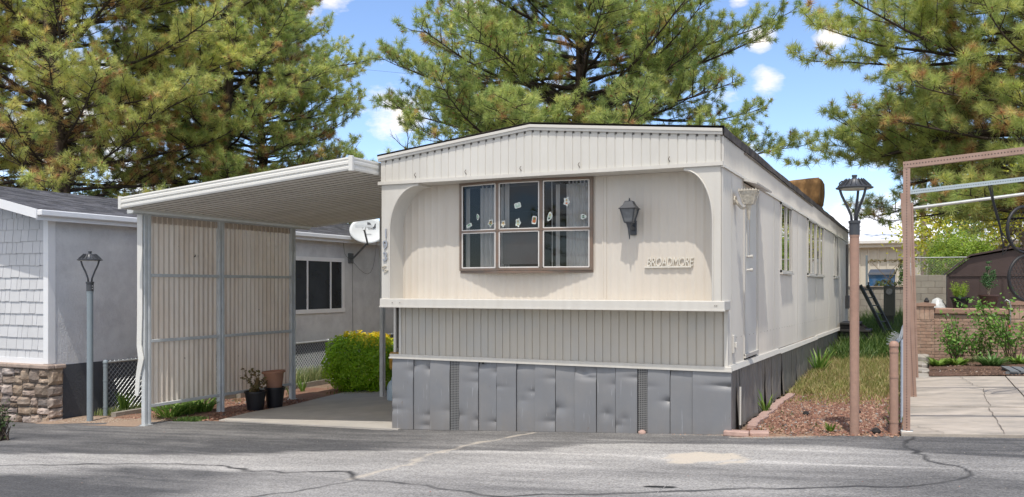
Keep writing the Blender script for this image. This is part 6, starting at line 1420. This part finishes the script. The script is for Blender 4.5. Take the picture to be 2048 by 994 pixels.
grass('sparse_weeds', 900, (.3, 1.68), (.45, 3.6), lambda x, y: .05+0*x, 123, green, dens=lambda x, y: (vnoise(x*4, y*4, 7) > .55)*1.0, w=.005)
grass('straw_litter', 6500, (.2, 1.68), (.4, 5.0), lambda x, y: .014+0*x, 124, [(0, (.45, .27, .16)), (1, (.52, .40, .24))], w=.005)
grass('fence_grass', 14000, (-10.4, -9.75), (.85, 10.5), lambda x, y: np.interp(y, [.9, 3, 5, 10], [.10, .16, .34, .34]), 125, [(0, (.10, .18, .05)), (.6, (.30, .36, .14)), (1, (.52, .48, .28))], w=.006)
grass('bed_grass', 1500, (-9.4, -7.5), (.5, 6.5), lambda x, y: .07+0*x, 126, green, dens=lambda x, y: (vnoise(x*3, y*3, 17) > .5)*1.0)
grass('edge_grass', 700, (-8.2, -7.75), (.42, .72), lambda x, y: .06+0*x, 127, green, w=.005)
def rocks(name, n, xr, yr, smin, smax, seed, ramp, dens=None, hz=0, zf=None):
    g = np.random.default_rng(seed); x = g.uniform(*xr, n); y = g.uniform(*yr, n)
    if dens is not None: k = g.random(n) < dens(x, y); x, y = x[k], y[k]
    n = len(x); s = smin+(smax-smin)*g.random(n)**2.2
    base = np.array([[0, 0, .7], [.9, 0, 0], [.25, .85, .1], [-.75, .5, -.05], [-.7, -.55, .1], [.3, -.85, 0]]); f = np.array([[0, 1, 2], [0, 2, 3], [0, 3, 4], [0, 4, 5], [0, 5, 1]])
    V = base[None]*(1+g.normal(0, .2, (n, 6, 3))); a = g.uniform(0, 6.28, n); c_, s_ = np.cos(a), np.sin(a)
    X = V[..., 0]*c_[:, None]-V[..., 1]*s_[:, None]; Y = V[..., 0]*s_[:, None]+V[..., 1]*c_[:, None]; V = np.stack([X, Y, V[..., 2]], -1)*s[:, None, None]+np.stack([x, y, (Gv(x)+hz) if zf is None else zf(x, y)], 1)[:, None]
    F = (np.arange(n)[:, None, None]*6+f[None]).reshape(-1, 3); tn = np.repeat(g.random(n), 5)
    o = npmesh(name, V.reshape(-1, 3), F, mat(name+'_stone', (.2, .1, .1), .95, var=.25, vscale=40, attr=('tint', ramp), bump=.5), attrs=[('tint', 'FACE', tn)]); o['kind'] = 'stuff'
red = [(0, (.12, .055, .04)), (.55, (.28, .14, .095)), (.85, (.42, .27, .19)), (.95, (.05, .045, .05)), (1, (.45, .42, .38))]
rocks('lava_gravel', 12000, (.16, 1.69), (.30, 4.6), .008, .026, 131, red, hz=.004, dens=lambda x, y: np.interp(y, [.3, .7, 3.6, 4.6], [.25, 1, 1, .5]))
rocks('lava_gravel', 5000, (-9.6, -7.45), (.55, 4.4), .010, .034, 132, [(0, (.12, .04, .03)), (.7, (.27, .10, .07)), (1, (.36, .2, .15))], dens=lambda x, y: ((x < -7.62) & (y < 3.2))*1.0)
rocks('bark_mulch', 9000, (2.0, 3.95), (6.58, 9.9), .008, .028, 133, [(0, (.05, .03, .022)), (.7, (.13, .075, .05)), (.97, (.25, .16, .11)), (1, (.5, .48, .45))], hz=.03)
rocks('verge_gravel', 2500, (-10.4, -8.4), (.0, .62), .004, .014, 134, [(0, (.26, .17, .12)), (1, (.45, .38, .30))], dens=lambda x, y: (y > ye(x)-.01)*1.0, hz=.0)
rocks('road_grit', 900, (-9, 4), (-3.5, .3), .003, .008, 135, [(0, (.2, .19, .18)), (.9, (.4, .36, .3)), (1, (.3, .05, .03))], dens=lambda x, y: (y < ye(x)-.02)*1.0)
rocks('edge_gravel', 1500, (-4.1, 1.9), (.05, .26), .004, .012, 136, [(0, (.25, .16, .12)), (1, (.45, .33, .25))], dens=lambda x, y: ((x > -.7) & (y > ye(x)-.10))*1.0)
for k, (x, y, s, lb_) in enumerate([(.62, 1.9, .045, 'black lava stone in the red gravel nearest the skirting'), (1.18, 2.1, .05, 'black lava stone left of the brown lamp post'), (1.47, .55, .05, 'dark chipped stone between the lamp post and fence post')]):
    r = random.Random(k); b = MB(); b.lathe([(s*.9, 0), (s, s*.4), (s*.6, s), (s*.1, s*1.15)], (x, y, G(x)), 7); tag(b.build('lava_stone', mat('black_lava', (.025, .022, .022), .9, bump=1)), lb_, 'stone')
bed('verge', -10.45, -8.35, -.16, .75, mat('verge_soil', (.33, .235, .17), .95, var=.25, vscale=30, bump=.5), .0, 19, amp=.008, step=.05)
